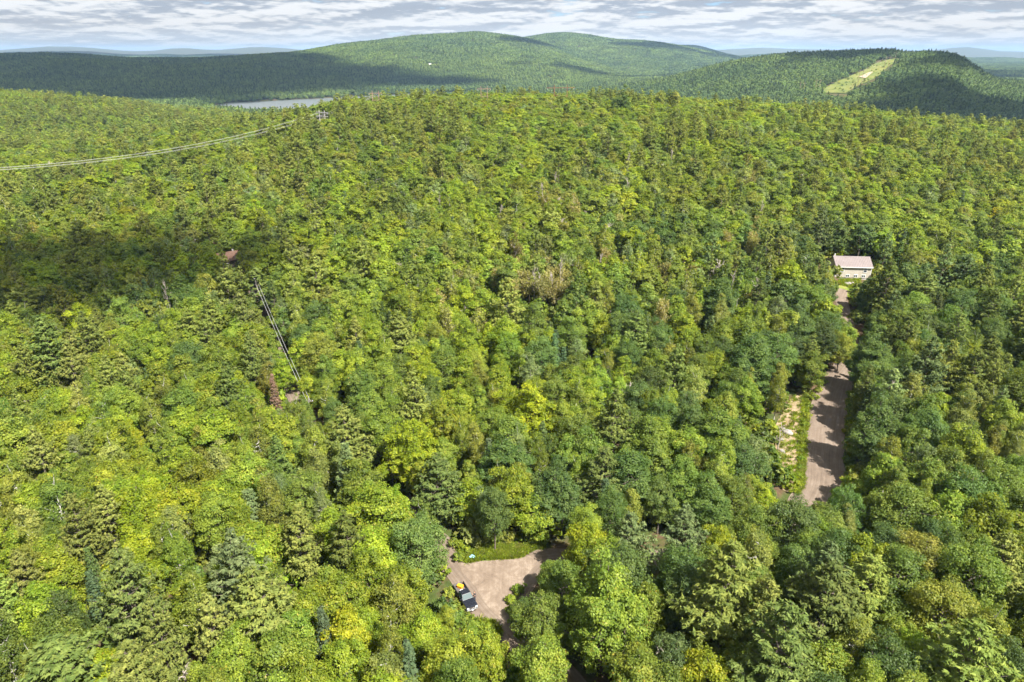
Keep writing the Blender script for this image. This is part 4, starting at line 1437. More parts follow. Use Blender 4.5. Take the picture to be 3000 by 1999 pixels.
tints = np.array([tint_of(q, ur, 0.15) for q in tn])
sc_ = ur.uniform(0.55, 1.75, nU)
bush = [e['whole'] for e in LIB['bush'][1]]
instancer('undergrowth', bush, np.column_stack([U, HT(U[:, 0], U[:, 1]) - 0.05]), ur.integers(0, len(bush), nU), np.column_stack([np.zeros((nU, 2)), ur.uniform(0, 6.28, nU)]),
          np.column_stack([sc_ * ur.uniform(0.8, 1.2, nU), sc_ * ur.uniform(0.8, 1.2, nU), sc_ * ur.uniform(0.8, 1.5, nU)]), tints)


# far woods: small stands of trees, laid over the hills
def stand(seed, size, n, leaf, per, conif=0.25):
    r = np.random.default_rng(seed)
    Vs, var = [], []
    for k in range(n):
        x, y = r.uniform(-size / 2, size / 2, 2)
        con = r.uniform() < conif
        rad = r.uniform(1.9, 2.9) if con else r.uniform(2.6, 5.2)
        h = r.uniform(12, 17.5) if con else r.uniform(9, 14.5)
        d = rdir(r, per)
        d[:, 2] = np.abs(d[:, 2]) * np.where(r.uniform(size=per) < 0.85, 1, -0.4)
        if con:
            f = r.uniform(0, 1, per)
            az = r.uniform(0, 6.28, per)
            rr = rad * (1 - f) ** 0.8
            P = np.column_stack([x + np.cos(az) * rr, y + np.sin(az) * rr, h * 0.25 + f * h * 0.75])
            Nn = np.column_stack([np.cos(az), np.sin(az), np.full(per, 0.6)]) + 0.5 * r.normal(size=(per, 3))
        else:
            bumpy = 1 + 0.22 * np.sin(d[:, 0] * 5 + k) * np.sin(d[:, 1] * 5 + 2 * k) + 0.12 * r.normal(size=per)
            P = np.array([x, y, h - rad * 1.15]) + d * (rad * bumpy)[:, None] * np.array([1, 1, 1.1])
            Nn = d + 0.25 * UP + 0.5 * r.normal(size=(per, 3))
        S = leaf * r.uniform(0.7, 1.3, per)
        Vs.append(leaf_quads(P, Nn, S, 0.75, r))
        tv_ = np.array([0.0 if con else 0.6, r.uniform() * (0.45 if con else 1.0), 0.0])
        vv_ = np.column_stack([np.clip(tv_[0] + 0.3 * r.uniform(size=per), 0, 1), np.full(per, tv_[1]), np.zeros(per), np.ones(per)])
        var.append(np.repeat(vv_, 4, 0))
    Vs, var = np.concatenate(Vs), np.concatenate(var)
    return mesh_from('stand', Vs, np.arange(len(Vs)).reshape(-1, 4), [M['far_leaf']], attrs=dict(leafvar=var))


M['far_leaf'] = leaf_material('far_leaf', 0.6, 0.25, 0.34)
near_st = [stand(800 + s, 22, 13, 0.85, 120, 0.08 + 0.10 * (s % 3)) for s in range(6)]
far_st = [stand(820 + s, 50, 50, 1.35, 46, 0.06 + 0.08 * (s % 3)) for s in range(6)]
CORR_L = [(2400, 274), (2440, 246), (2490, 225), (2535, 205), (2560, 190), (2596, 178), (2618, 172)]
CORR_R = [(2478, 274), (2520, 250), (2566, 230), (2590, 208), (2610, 192), (2632, 182), (2646, 175)]
CORR = CORR_L + CORR_R[::-1]
HAYF = [(1596, 213), (1622, 216), (1624, 226), (1604, 222)]
YARD = [(1252, 187), (1284, 190), (1290, 197), (1250, 197)]


def far_rows(y0, y1, step, meshes_n, seed):
    r = np.random.default_rng(seed)
    out = []
    for yy in np.arange(y0, y1, step):
        half = 0.80 * yy + 60
        xs = np.arange(-half, half, step)
        xs = xs + r.uniform(-0.3, 0.3, len(xs)) * step
        ys = yy + r.uniform(-0.3, 0.3, len(xs)) * step
        out.append(np.column_stack([xs, ys]))
    P = np.concatenate(out)
    z = HT(P[:, 0], P[:, 1])
    keep = z > LAKE_Z + 0.6
    e = 6.0
    gxn = (HT(P[:, 0] + e, P[:, 1]) - HT(P[:, 0] - e, P[:, 1])) / (2 * e)
    gyn = (HT(P[:, 0], P[:, 1] + e) - HT(P[:, 0], P[:, 1] - e)) / (2 * e)
    keep &= np.hypot(gxn, gyn) < 0.9
    for dz in (0.0, 12.0):
        pu, pv, _ = project(np.column_stack([P, z + dz]))
        for poly in (CORR, HAYF, YARD):
            keep &= ~in_poly(pu, pv, poly)
        for du in (-9, 9):
            keep &= ~in_poly(pu + du, pv, CORR)
    P, z, gxn, gyn = P[keep], z[keep], gxn[keep], gyn[keep]
    n = len(P)
    rx, ry = np.arctan(gyn), -np.arctan(gxn)
    nn = np.clip(vnoise(P[:, 0], P[:, 1], 60, 3.1) * 0.35 + vnoise(P[:, 0], P[:, 1], 150, 1.7) * 0.4 + vnoise(P[:, 0], P[:, 1], 420, 5.9) * 0.5 - 0.12, 0, 1)
    basec = np.array([0.048, 0.090, 0.032]) * (1 - nn[:, None]) + np.array([0.150, 0.205, 0.038]) * nn[:, None]
    basec = basec * (1 + 0.16 * r.normal(size=(n, 1)))
    return np.column_stack([P, z - 1.0, r.integers(0, meshes_n, n), rx, ry, np.ones(n), r.uniform(0.85, 1.15, n), np.clip(basec, 0.01, 0.4)])


A = far_rows(1050, 2700, 17.0, 6, 51)
instancer('distant_woods', near_st, A[:, :3], A[:, 3], A[:, [4, 5, 4]] * np.array([1, 1, 0]), A[:, [6, 6, 7]], A[:, 8:11])
A = far_rows(2700, 7800, 44.0, 6, 53)
instancer('hill_woods', far_st, A[:, :3], A[:, 3], A[:, [4, 5, 4]] * np.array([1, 1, 0]), A[:, [6, 6, 7]], A[:, 8:11])
#STAGE2
# ------------------------------------------------------------------ clearing under the power line on the far hill
def strip(name, left, right_, mat, lift, n=30, m=6):
    def res(pts):
        W_ = [gp(u, v) for u, v in pts]
        return catmull(np.array(W_), 12.0)
    a, b_ = res(left), res(right_)
    V_ = []
    for i in range(n):
        pa = a[int(round(i * (len(a) - 1) / (n - 1)))]
        pb = b_[int(round(i * (len(b_) - 1) / (n - 1)))]
        for k in range(m + 1):
            q = pa[:2] + (pb[:2] - pa[:2]) * k / m
            V_.append((q[0], q[1], float(HT(q[0], q[1])) + lift))
    F_ = [(i * (m + 1) + k, i * (m + 1) + k + 1, (i + 1) * (m + 1) + k + 1, (i + 1) * (m + 1) + k) for i in range(n - 1) for k in range(m)]
    return tag(link(name, mesh_from(name, np.array(V_), np.array(F_), [mat], smooth=True)), kind='structure')


strip('power_line_clearing', CORR_L, CORR_R, M['field'], 1.2)
strip('bare_track', [(2516, 228), (2530, 222), (2545, 214)], [(2535, 232), (2545, 224), (2558, 213)], M['bare'], 1.9, n=10, m=2)
strip('hay_field', [(1594, 212), (1604, 223)], [(1624, 214), (1626, 227)], M['field'], 1.5, n=5, m=3)
strip('yard', [(1252, 190), (1252, 197)], [(1284, 192), (1288, 197)], M['field'], 1.2, n=5, m=3)
apron('sandy_bank', BANK, M['sand'], 0.07)
apron('lawn', [(2458, 826), (2520, 824), (2512, 842), (2492, 856), (2478, 872), (2458, 866)], M['lawn'], 0.05)
apron('verge', [(1340, 1610), (1420, 1598), (1520, 1598), (1592, 1594), (1590, 1630), (1500, 1642), (1420, 1650), (1372, 1662)], M['lawn'], 0.045)

cb = np.random.default_rng(61)
pts_ = []
while len(pts_) < 60:
    u, v = cb.uniform(2400, 2650), cb.uniform(170, 274)
    if in_poly(np.array([u]), np.array([v]), CORR)[0]:
        q = gp(u, v)
        if q is not None and q[1] < 2200:
            pts_.append(q)
pts_ = np.array(pts_)
instancer('clearing_brush', bush, pts_ + np.array([0, 0, 1.0]), cb.integers(0, len(bush), len(pts_)), np.column_stack([np.zeros((len(pts_), 2)), cb.uniform(0, 6.28, len(pts_))]),
          np.repeat(cb.uniform(0.5, 1.5, len(pts_))[:, None], 3, 1), np.array([tint_of(q_, cb, 0.1) for q_ in cb.choice(['olive', 'mid', 'fresh'], len(pts_))]))

# ------------------------------------------------------------------ more materials
M['wood_pole'] = simple('wood_pole', (0.30, 0.20, 0.15), 0.85, noise=0.3, nscale=1.5)
M['grey_pole'] = simple('grey_pole', (0.50, 0.47, 0.45), 0.8, noise=0.2, nscale=1.5)
M['old_pole'] = simple('old_pole', (0.24, 0.21, 0.19), 0.85, noise=0.3, nscale=1.5)
M['wire'] = simple('wire', (0.44, 0.44, 0.43), 0.5, metal=0.0, spec=0.4)
M['insulator'] = simple('insulator', (0.72, 0.72, 0.70), 0.3)
M['siding'] = None
ms, t = material('vinyl_siding')
co = t.n('ShaderNodeTexCoord').outputs['Object']
p = t.n('ShaderNodeBsdfPrincipled', None, Roughness=0.6)
t.set(p, 'Base Color', t.ramp(t.noise(co, 1.2, 4, 0.6), [(0.3, (0.40, 0.365, 0.305)), (0.7, (0.47, 0.43, 0.36))]))
t.n('ShaderNodeOutputMaterial', None, Surface=p)
M['siding'] = ms
M['roof_metal'] = simple('roof_metal', (0.195, 0.160, 0.157), 0.45, noise=0.10, nscale=0.6, spec=0.5)
M['roof_brown'] = simple('roof_brown', (0.20, 0.115, 0.082), 0.8, noise=0.2, nscale=1.5)
M['white'] = simple('white_trim', (0.80, 0.80, 0.78), 0.5)
M['glass'] = simple('window_glass', (0.04, 0.05, 0.06), 0.08, spec=0.8)
M['concrete'] = simple('foundation', (0.42, 0.40, 0.37), 0.9, noise=0.15)
M['paint'] = simple('truck_paint', (0.012, 0.014, 0.022), 0.38, spec=0.35)
M['plastic'] = simple('black_plastic', (0.02, 0.02, 0.022), 0.6)
M['chrome'] = simple('chrome', (0.75, 0.75, 0.76), 0.18, metal=0.9)
M['tyre'] = simple('tyre', (0.025, 0.025, 0.025), 0.85)
M['rim'] = simple('rim', (0.5, 0.5, 0.52), 0.35, metal=0.7)
M['autoglass'] = simple('tinted_glass', (0.02, 0.05, 0.055), 0.45, spec=0.2)
M['lens'] = simple('headlight_lens', (0.75, 0.78, 0.80), 0.1, spec=0.8)
M['liner'] = simple('bed_liner', (0.10, 0.09, 0.085), 0.8, noise=0.3)
M['amber'] = simple('amber_bin', (0.85, 0.36, 0.02), 0.45)
M['skin'] = simple('skin', (0.48, 0.28, 0.20), 0.6)
M['shirt'] = simple('shirt', (0.035, 0.033, 0.036), 0.85)
M['trousers'] = simple('trousers', (0.045, 0.05, 0.065), 0.85)
M['hair'] = simple('hair', (0.03, 0.02, 0.015), 0.7)
M['blue'] = simple('blue_tarp', (0.30, 0.58, 0.78), 0.5)
M['rock'] = simple('granite', (0.27, 0.245, 0.225), 0.9, noise=0.35, nscale=1.5, bump=0.6)
M['redwood'] = simple('rust_steel', (0.22, 0.07, 0.05), 0.8, noise=0.2)


# ------------------------------------------------------------------ cabin by the driveway
def rot2(x, y, a):
    return x * math.cos(a) - y * math.sin(a), x * math.sin(a) + y * math.cos(a)


def prism(name, pts2d, y0, y1, mat, parent):
    """extrude an x-z outline from y0 to y1"""
    bm = bmesh.new()
    a = [bm.verts.new((x, y0, z)) for x, z in pts2d]
    b = [bm.verts.new((x, y1, z)) for x, z in pts2d]
    bm.faces.new(a)
    bm.faces.new(b[::-1])
    n = len(pts2d)
    for i in range(n):
        bm.faces.new((a[i], b[i], b[(i + 1) % n], a[(i + 1) % n]))
    return bm_obj(name, bm, mat, parent)


def xprism(name, pts_yz, x0, x1, mat, parent):
    bm = bmesh.new()
    a = [bm.verts.new((x0, y, z)) for y, z in pts_yz]
    b = [bm.verts.new((x1, y, z)) for y, z in pts_yz]
    bm.faces.new(a)
    bm.faces.new(b[::-1])
    n = len(pts_yz)
    for i in range(n):
        bm.faces.new((a[i], b[i], b[(i + 1) % n], a[(i + 1) % n]))
    return bm_obj(name, bm, mat, parent)


def window(parent, x, z, w, h, kind, y=0.0):
    """window in a front wall that faces -y at y"""
    fr = link('window', None, parent)
    t_ = 0.10
    bm = bmesh.new()
    box(bm, (x, y - 0.03, z + h / 2 + t_ / 2), (w + 2 * t_, 0.10, t_))
    box(bm, (x, y - 0.03, z - h / 2 - t_ / 2), (w + 2 * t_, 0.10, t_))
    box(bm, (x - w / 2 - t_ / 2, y - 0.03, z), (t_, 0.10, h))
    box(bm, (x + w / 2 + t_ / 2, y - 0.03, z), (t_, 0.10, h))
    if kind == 'hung':
        box(bm, (x, y - 0.026, z), (w, 0.07, 0.08))
    else:
        box(bm, (x, y - 0.026, z), (0.07, 0.07, h))
    bm_obj('frame', bm, M['white'], fr)
    for k in (-1, 1):
        if kind == 'hung':
            boxo('pane', (x, y - 0.012, z + k * (h / 4 + 0.01)), (w - 0.01, 0.02, h / 2 - 0.05), M['glass'], fr)
        else:
            boxo('pane', (x + k * (w / 4 + 0.01), y - 0.012, z), (w / 2 - 0.05, 0.02, h - 0.01), M['glass'], fr)
    return fr


hp = gp(2496, 816)
HW, HD, WH, RISE = 10.2, 7.2, 3.9, 2.0
cabin = link('cabin', None, loc=(hp[0], hp[1], hp[2] - 0.15), rot=(0, 0, R(-6)))
tag(cabin, 'cream-sided cabin with a dusty pink metal roof at the end of the driveway', 'house')
boxo('foundation', (0, HD / 2, 0.15), (HW - 0.06, HD - 0.06, 0.9), M['concrete'], cabin)
walls = link('wall', None, cabin)
# lap siding: each course stands proud at its lower edge
nc = 16
course = (WH - 0.45) / nc
bm = bmesh.new()
for (x, y, sx, sy) in ((0, 0.0, HW, 0.04), (0, HD, HW, 0.04), (-HW / 2, HD / 2, 0.04, HD), (HW / 2, HD / 2, 0.04, HD)):
    box(bm, (x, y, 0.45 + (WH - 0.45) / 2), (sx, sy, WH - 0.45))
bm_obj('sheathing', bm, M['siding'], walls)
bm0 = bmesh.new()
vs = [bm0.verts.new(c) for c in ((-HW / 2, -0.022, 0), (HW / 2, -0.022, 0), (HW / 2, -0.05, 0), (-HW / 2, -0.05, 0), (-HW / 2, -0.022, course), (HW / 2, -0.022, course))]
for f in ((0, 1, 2, 3), (3, 2, 5, 4), (0, 3, 4), (1, 5, 2)):
    bm0.faces.new([vs[i] for i in f])
first_board = bm_obj('siding_board', bm0, M['siding'], walls)
first_board.location.z = 0.45
for k in range(1, nc):
    o = first_board.copy()
    COL.objects.link(o)
    o.location.z = 0.45 + k * course
for x in (-HW / 2, HW / 2):
    prism_pts = [(0, 0), (HD, 0), (HD / 2, RISE)]
    xprism('gable', [(y, WH + z - 0.02) for y, z in prism_pts], x - 0.03, x + 0.03, M['siding'], cabin)
    boxo('corner_board', (x, -0.05, WH / 2 + 0.2), (0.16, 0.06, WH - 0.5), M['white'], cabin)
ov, th = 0.42, 0.10
roof = link('roof', None, cabin)
sl = RISE / (HD / 2)
zr = WH + RISE + 0.06
L2 = HW / 2 + 0.35
xprism('roof_slope', [(-ov, WH - ov * sl + 0.06), (HD / 2, zr), (HD / 2, zr + th), (-ov, WH - ov * sl + 0.06 + th)], -L2, L2, M['roof_metal'], roof)
xprism('roof_slope', [(HD + ov, WH - ov * sl + 0.06), (HD / 2 + 0.001, zr), (HD / 2 + 0.001, zr + th), (HD + ov, WH - ov * sl + 0.06 + th)], -L2, L2, M['roof_metal'], roof)
xprism('ridge_cap', [(HD / 2 - 0.16, zr + th - 0.04), (HD / 2 + 0.16, zr + th - 0.04), (HD / 2, zr + th + 0.08)], -L2 - 0.01, L2 + 0.01, M['roof_metal'], roof)
seam = None
for k in range(23):
    x = -L2 + 0.15 + k * (2 * L2 - 0.3) / 22
    if seam is None:
        seam = xprism('seam', [(-ov - 0.005, WH - ov * sl + 0.06 + th), (HD / 2 - 0.2, zr + th - 0.2 * sl), (HD / 2 - 0.2, zr + th + 0.05 - 0.2 * sl), (-ov - 0.005, WH - ov * sl + 0.11 + th)], -0.02, 0.02, M['roof_metal'], roof)
        seam.location.x = x
    else:
        o = seam.copy()
        COL.objects.link(o)
        o.location.x = x
boxo('fascia', (0, -ov - 0.02, WH - ov * sl + 0.06), (2 * L2, 0.04, 0.20), M['white'], cabin)
boxo('vent_pipe', (-HW / 2 + 0.3, HD / 2 + 0.5, zr + 0.3), (0.22, 0.22, 0.8), M['white'], cabin)
window(cabin, -3.3, 2.9, 0.85, 1.45, 'hung', -0.05)
window(cabin, 3.4, 2.9, 0.85, 1.45, 'hung', -0.05)
window(cabin, -1.5, 0.95, 0.95, 0.70, 'slide', -0.05)
window(cabin, 0.9, 0.95, 0.95, 0.70, 'slide', -0.05)
window(cabin, 3.2, 0.95, 0.95, 0.70, 'slide', -0.05)

# brown-roofed house on the left
hp2 = CABIN2


def plain_house(name, loc, rz, w, d, h, rise, wallm, roofm, label, win=()):
    o = link(name, None, loc=loc, rot=(0, 0, rz))
    tag(o, label, 'house')
    boxo('wall', (0, d / 2, h / 2), (w, d, h), wallm, o)
    for x in (-w / 2 + 0.02, w / 2 - 0.02):
        xprism('gable', [(0, h - 0.02), (d, h - 0.02), (d / 2, h + rise)], x - 0.05, x + 0.05, wallm, o)
    rf = link('roof', None, o)
    sl_ = rise / (d / 2)
    xprism('roof_slope', [(-0.4, h - 0.4 * sl_ + 0.05), (d / 2, h + rise + 0.05), (d / 2, h + rise + 0.2), (-0.4, h - 0.4 * sl_ + 0.2)], -w / 2 - 0.4, w / 2 + 0.4, roofm, rf)
    xprism('roof_slope', [(d + 0.4, h - 0.4 * sl_ + 0.05), (d / 2 + 0.002, h + rise + 0.05), (d / 2 + 0.002, h + rise + 0.2), (d + 0.4, h - 0.4 * sl_ + 0.2)], -w / 2 - 0.4, w / 2 + 0.4, roofm, rf)
    for x, z in win:
        window(o, x, z, 0.9, 1.2, 'hung', -0.01)
    return o


h2 = plain_house('house', (hp2[0] + 1, hp2[1] + 2, hp2[2] - 0.6), R(38), 8.5, 6.5, 3.2, 1.9, M['bark'], M['roof_brown'], 'small house with a brown roof hidden among trees, in the left half', ((-2, 1.7), (2, 1.7)))
boxo('chimney', (1.5, 3.4, 5.2), (0.5, 0.5, 1.3), M['concrete'], h2)
hp3 = gp(660, 764)
plain_house('shed', (hp3[0] - 2, hp3[1] + 5, hp3[2] + 0.8), R(38), 5.0, 4.0, 2.9, 1.3, M['bark'], M['roof_brown'], 'brown-roofed shed just behind the small brown-roofed house', ((0, 1.6),))
hp4 = gp(1263, 196)
far_house = plain_house('farmhouse', (hp4[0] - 6, hp4[1], hp4[2] + 2.0), R(-10), 13, 8, 5.5, 3, M['white'], M['white'], 'tiny white house in a small yard on the far hillside', ((-4, 3.2), (-1.4, 3.2), (1.4, 3.2), (4, 3.2)))

# ------------------------------------------------------------------ pickup
pf, pr_ = gp(1384, 1797), gp(1343, 1729)
dv = pf[:2] - pr_[:2]
ang = math.atan2(dv[1], dv[0])
ctr = (pf[:2] + pr_[:2]) / 2
TSC = 0.86
truck = link('pickup_truck', None, loc=(ctr[0], ctr[1], float(HT(*ctr)) + 0.165 * TSC + 0.13), rot=(0, 0, ang), scale=TSC)
tag(truck, 'black pickup truck parked at the edge of the dirt road junction', 'truck')
prism('body', [(2.92, 0.52), (2.96, 0.80), (2.90, 1.06), (2.55, 1.15), (1.25, 1.22), (1.15, 1.16), (-0.72, 1.16), (-0.78, 0.5), (-0.2, 0.42), (1.4, 0.42)], -0.98, 0.98, M['paint'], truck)
boxo('hood', (1.98, 0, 1.175), (1.45, 1.62, 0.09), M['paint'], truck, 0.03)
for y in (-0.38, 0.38):
    boxo('hood_ridge', (1.98, y, 1.225), (1.35, 0.10, 0.03), M['paint'], truck)
bm = bmesh.new()
prof = [(1.22, 1.17), (0.52, 1.80), (-0.55, 1.84), (-0.74, 1.17)]
half = [0.93, 0.74, 0.74, 0.93]
L_ = [bm.verts.new((x, -w_, z)) for (x, z), w_ in zip(prof, half)]
R__ = [bm.verts.new((x, w_, z)) for (x, z), w_ in zip(prof, half)]
bm.faces.new(L_)
bm.faces.new(R__[::-1])
for i in range(4):
    bm.faces.new((L_[i], R__[i], R__[(i + 1) % 4], L_[(i + 1) % 4]))
bm_obj('cab', bm, M['paint'], truck, 0.04)


def quad(name, pts, mat, parent, thick=0.02):
    bm = bmesh.new()
    f = bm.faces.new([bm.verts.new(p_) for p_ in pts])
    bm.normal_update()
    n_v = f.normal.copy()
    r_ = bmesh.ops.extrude_face_region(bm, geom=[f])
    for v_ in [g for g in r_['geom'] if isinstance(g, bmesh.types.BMVert)]:
        v_.co += n_v * thick
    return bm_obj(name, bm, mat, parent)


quad('windshield', [(1.17, -0.84, 1.235), (1.17, 0.84, 1.235), (0.575, 0.69, 1.77), (0.575, -0.69, 1.77)], M['autoglass'], truck, 0.025)
quad('rear_window', [(-0.745, 0.78, 1.26), (-0.745, -0.78, 1.26), (-0.60, -0.66, 1.74), (-0.60, 0.66, 1.74)], M['autoglass'], truck, 0.025)
for sgn in (-1, 1):
    pts = [(0.98, sgn * 0.915, 1.24), (0.05, sgn * 0.915, 1.24), (0.05, sgn * 0.765, 1.74), (0.52, sgn * 0.765, 1.74)]
    pts2 = [(-0.05, sgn * 0.915, 1.24), (-0.62, sgn * 0.915, 1.24), (-0.52, sgn * 0.765, 1.74), (-0.05, sgn * 0.765, 1.74)]
    for q in (pts, pts2):
        quad('side_window', q if sgn > 0 else q[::-1], M['autoglass'], truck, 0.02)
    dr = boxo('door', (0.45, sgn * 0.985, 0.80), (1.05, 0.03, 0.64), M['paint'], truck)
    boxo('door_handle', (0.08, sgn * 1.01, 1.0), (0.16, 0.03, 0.05), M['chrome'], dr)
    boxo('headlight', (2.90, sgn * 0.74, 0.93), (0.16, 0.36, 0.18), M['lens'], truck, 0.02)
    mir = boxo('side_mirror', (0.92, sgn * 1.12, 1.28), (0.12, 0.26, 0.18), M['plastic'], truck, 0.02)
    boxo('bed_side', (-1.85, sgn * 0.94, 0.84), (2.1, 0.09, 0.66), M['paint'], truck, 0.02)
    boxo('bed_rail', (-1.85, sgn * 0.935, 1.19), (2.08, 0.12, 0.04), M['plastic'], truck)
    boxo('taillight', (-2.90, sgn * 0.90, 0.95), (0.05, 0.14, 0.34), simple('taillight', (0.4, 0.02, 0.02), 0.3) if sgn < 0 else bpy.data.materials['taillight'], truck)
    for x in (-1.75, 1.85):
        wh = link('wheel', None, truck, loc=(x, sgn * 0.88, 0.22))
        for nm, rad, wd, mt in (('tyre', 0.40, 0.26, M['tyre']), ('rim', 0.25, 0.275, M['rim'])):
            bm = bmesh.new()
            bmesh.ops.create_cone(bm, cap_ends=True, segments=20, radius1=rad, radius2=rad, depth=wd, matrix=Matrix.Rotation(R(90), 4, 'X'))
            bm_obj(nm, bm, mt, wh, 0.03 if nm == 'tyre' else 0)
boxo('bed_floor', (-1.85, 0, 0.66), (2.1, 1.80, 0.08), M['liner'], truck)
boxo('bulkhead', (-0.83, 0, 0.90), (0.06, 1.80, 0.56), M['paint'], truck)
boxo('tailgate', (-3.17, 0, 0.70), (0.58, 1.72, 0.07), M['liner'], truck, 0.02)
boxo('grille', (2.945, 0, 0.90), (0.08, 1.08, 0.24), M['plastic'], truck)
boxo('grille_bar', (2.98, 0, 0.92), (0.04, 1.10, 0.06), M['chrome'], truck)
boxo('front_bumper', (3.02, 0, 0.56), (0.22, 1.96, 0.24), M['chrome'], truck, 0.05)
boxo('rear_bumper', (-2.98, 0, 0.45), (0.16, 1.85, 0.16), M['chrome'], truck, 0.03)
boxo('license_plate', (3.14, 0, 0.55), (0.02, 0.30, 0.15), M['white'], truck)
for y in (-0.5, 0.5):
    boxo('roof_rail', (0.0, y, 1.85), (1.0, 0.05, 0.05), M['plastic'], truck)
boxo('wiper', (1.05, 0.2, 1.32), (0.04, 0.7, 0.03), M['plastic'], truck)
quad('interior_floor', [(-0.7, -0.8, 0.5), (1.2, -0.8, 0.5), (1.2, 0.8, 0.5), (-0.7, 0.8, 0.5)], M['plastic'], truck)
mw = Matrix.Translation((ctr[0], ctr[1], float(HT(*ctr)) + 0.165 * TSC + 0.13)) @ Matrix.Rotation(ang, 4, 'Z') @ Matrix.Scale(TSC, 4)


def on_truck(x, y, z):
    return mw @ Vector((x, y, z))


q = on_truck(-2.25, 0.1, 0.70)
bin_ = link('tote_bin', None, loc=q, rot=(0, 0, ang + R(35)), scale=0.78)
tag(bin_, 'bright amber-yellow tote standing in the back of the pickup bed', 'bin')
boxo('tub', (0, 0, 0.26), (1.0, 0.62, 0.52), M['amber'], bin_, 0.04, taper=(1.06, 1.08))
boxo('lid', (0, 0, 0.55), (1.12, 0.74, 0.07), M['amber'], bin_, 0.02)
for x in (-0.3, 0.0, 0.3):
    boxo('lid_rib', (x, 0, 0.595), (0.08, 0.56, 0.03), M['amber'], bin_)
q = on_truck(-1.15, -0.15, 0.70)
cool = link('cooler', None, loc=q, rot=(0, 0, ang + R(10)), scale=0.8)
tag(cool, 'small white cooler in the pickup bed behind the cab', 'cooler')
boxo('tub', (0, 0, 0.20), (0.42, 0.55, 0.40), M['white'], cool, 0.03)
boxo('lid', (0, 0, 0.435), (0.46, 0.59, 0.07), M['white'], cool, 0.02)
boxo('handle', (0, 0, 0.49), (0.06, 0.34, 0.04), M['insulator'], cool)

# ------------------------------------------------------------------ person beside the pickup door
def skin_body(name, joints, edges, mat, parent, sub=2):
    me = bpy.data.meshes.new(name)
    keys = list(joints)
    me.from_pydata([joints[k][0] for k in keys], [(keys.index(a), keys.index(b)) for a, b in edges], [])
    o = link(name, me, parent)
    md = o.modifiers.new('skin', 'SKIN')
    for i, k in enumerate(keys):
        r_ = joints[k][1]
        me.skin_vertices[0].data[i].radius = r_ if hasattr(r_, '__len__') else (r_, r_)
    me.skin_vertices[0].data[0].use_root = True
    o.modifiers.new('sub', 'SUBSURF').levels = sub
    o.modifiers['sub'].render_levels = sub
    dg = bpy.context.evaluated_depsgraph_get()
    nm = bpy.data.meshes.new_from_object(o.evaluated_get(dg))
    o.modifiers.clear()
    o.data = nm
    nm.materials.clear()
    nm.materials.append(mat)
    for p_ in nm.polygons:
        p_.use_smooth = True
    return o


pp = on_truck(0.75, 1.45, 0)
person = link('person', None, loc=(pp.x, pp.y, float(HT(pp.x, pp.y)) + 0.13), rot=(0, 0, ang + R(-120)))
tag(person, 'person in dark clothes standing at the side of the black pickup, arms bent', 'person')
J = {'pelvis': ((0, 0, 0.95), (0.15, 0.11)), 'waist': ((0.01, 0, 1.10), (0.14, 0.10)), 'chest': ((0.02, 0, 1.32), (0.17, 0.11)), 'neck0': ((0.02, 0, 1.47), (0.07, 0.07)), 'neck': ((0.04, 0, 1.54), (0.052, 0.052)),
     'head': ((0.06, 0, 1.64), (0.085, 0.095)), 'crown': ((0.055, 0, 1.74), (0.07, 0.075))}
E = [('pelvis', 'waist'), ('waist', 'chest'), ('chest', 'neck0'), ('neck0', 'neck'), ('neck', 'head'), ('head', 'crown')]
for s, n in ((1, 'l'), (-1, 'r')):
    J['sho' + n] = ((0.02, 0.19 * s, 1.42), 0.062)
    J['elb' + n] = ((0.03 + 0.05, 0.26 * s, 1.14), 0.045)
    J['wri' + n] = ((0.28, 0.16 * s, 1.16), 0.032)
    J['palm' + n] = ((0.36, 0.14 * s, 1.18), (0.035, 0.022))
    J['hip' + n] = ((0, 0.10 * s, 0.88), 0.088)
    J['kne' + n] = ((0.04 * (1 if s > 0 else -0.2), 0.12 * s, 0.50), 0.06)
    J['ank' + n] = ((-0.01, 0.13 * s, 0.10), 0.042)
    J['toe' + n] = ((0.16, 0.14 * s, 0.045), (0.045, 0.035))
    E += [('chest', 'sho' + n), ('sho' + n, 'elb' + n), ('elb' + n, 'wri' + n), ('wri' + n, 'palm' + n), ('pelvis', 'hip' + n), ('hip' + n, 'kne' + n), ('kne' + n, 'ank' + n), ('ank' + n, 'toe' + n)]
    for f, (dy, ln_) in enumerate(((-0.028, 0.075), (-0.01, 0.085), (0.01, 0.08), (0.028, 0.06))):
        a, b = f'f{n}{f}a', f'f{n}{f}b'
        J[a] = ((0.36 + 0.5 * ln_ + 0.03, 0.14 * s + dy, 1.18), 0.010)
        J[b] = ((0.36 + ln_ + 0.03, 0.14 * s + dy, 1.165), 0.008)
        E += [('palm' + n, a), (a, b)]
    J['th' + n] = ((0.35, 0.14 * s - 0.055 * s, 1.19), 0.011)
    J['tt' + n] = ((0.39, 0.14 * s - 0.065 * s, 1.185), 0.009)
    E += [('wri' + n, 'th' + n), ('th' + n, 'tt' + n)]
skin_body('body', J, E, M['skin'], person)


def grow_r(v, g):
    return tuple(q_ + g for q_ in v) if hasattr(v, '__len__') else v + g


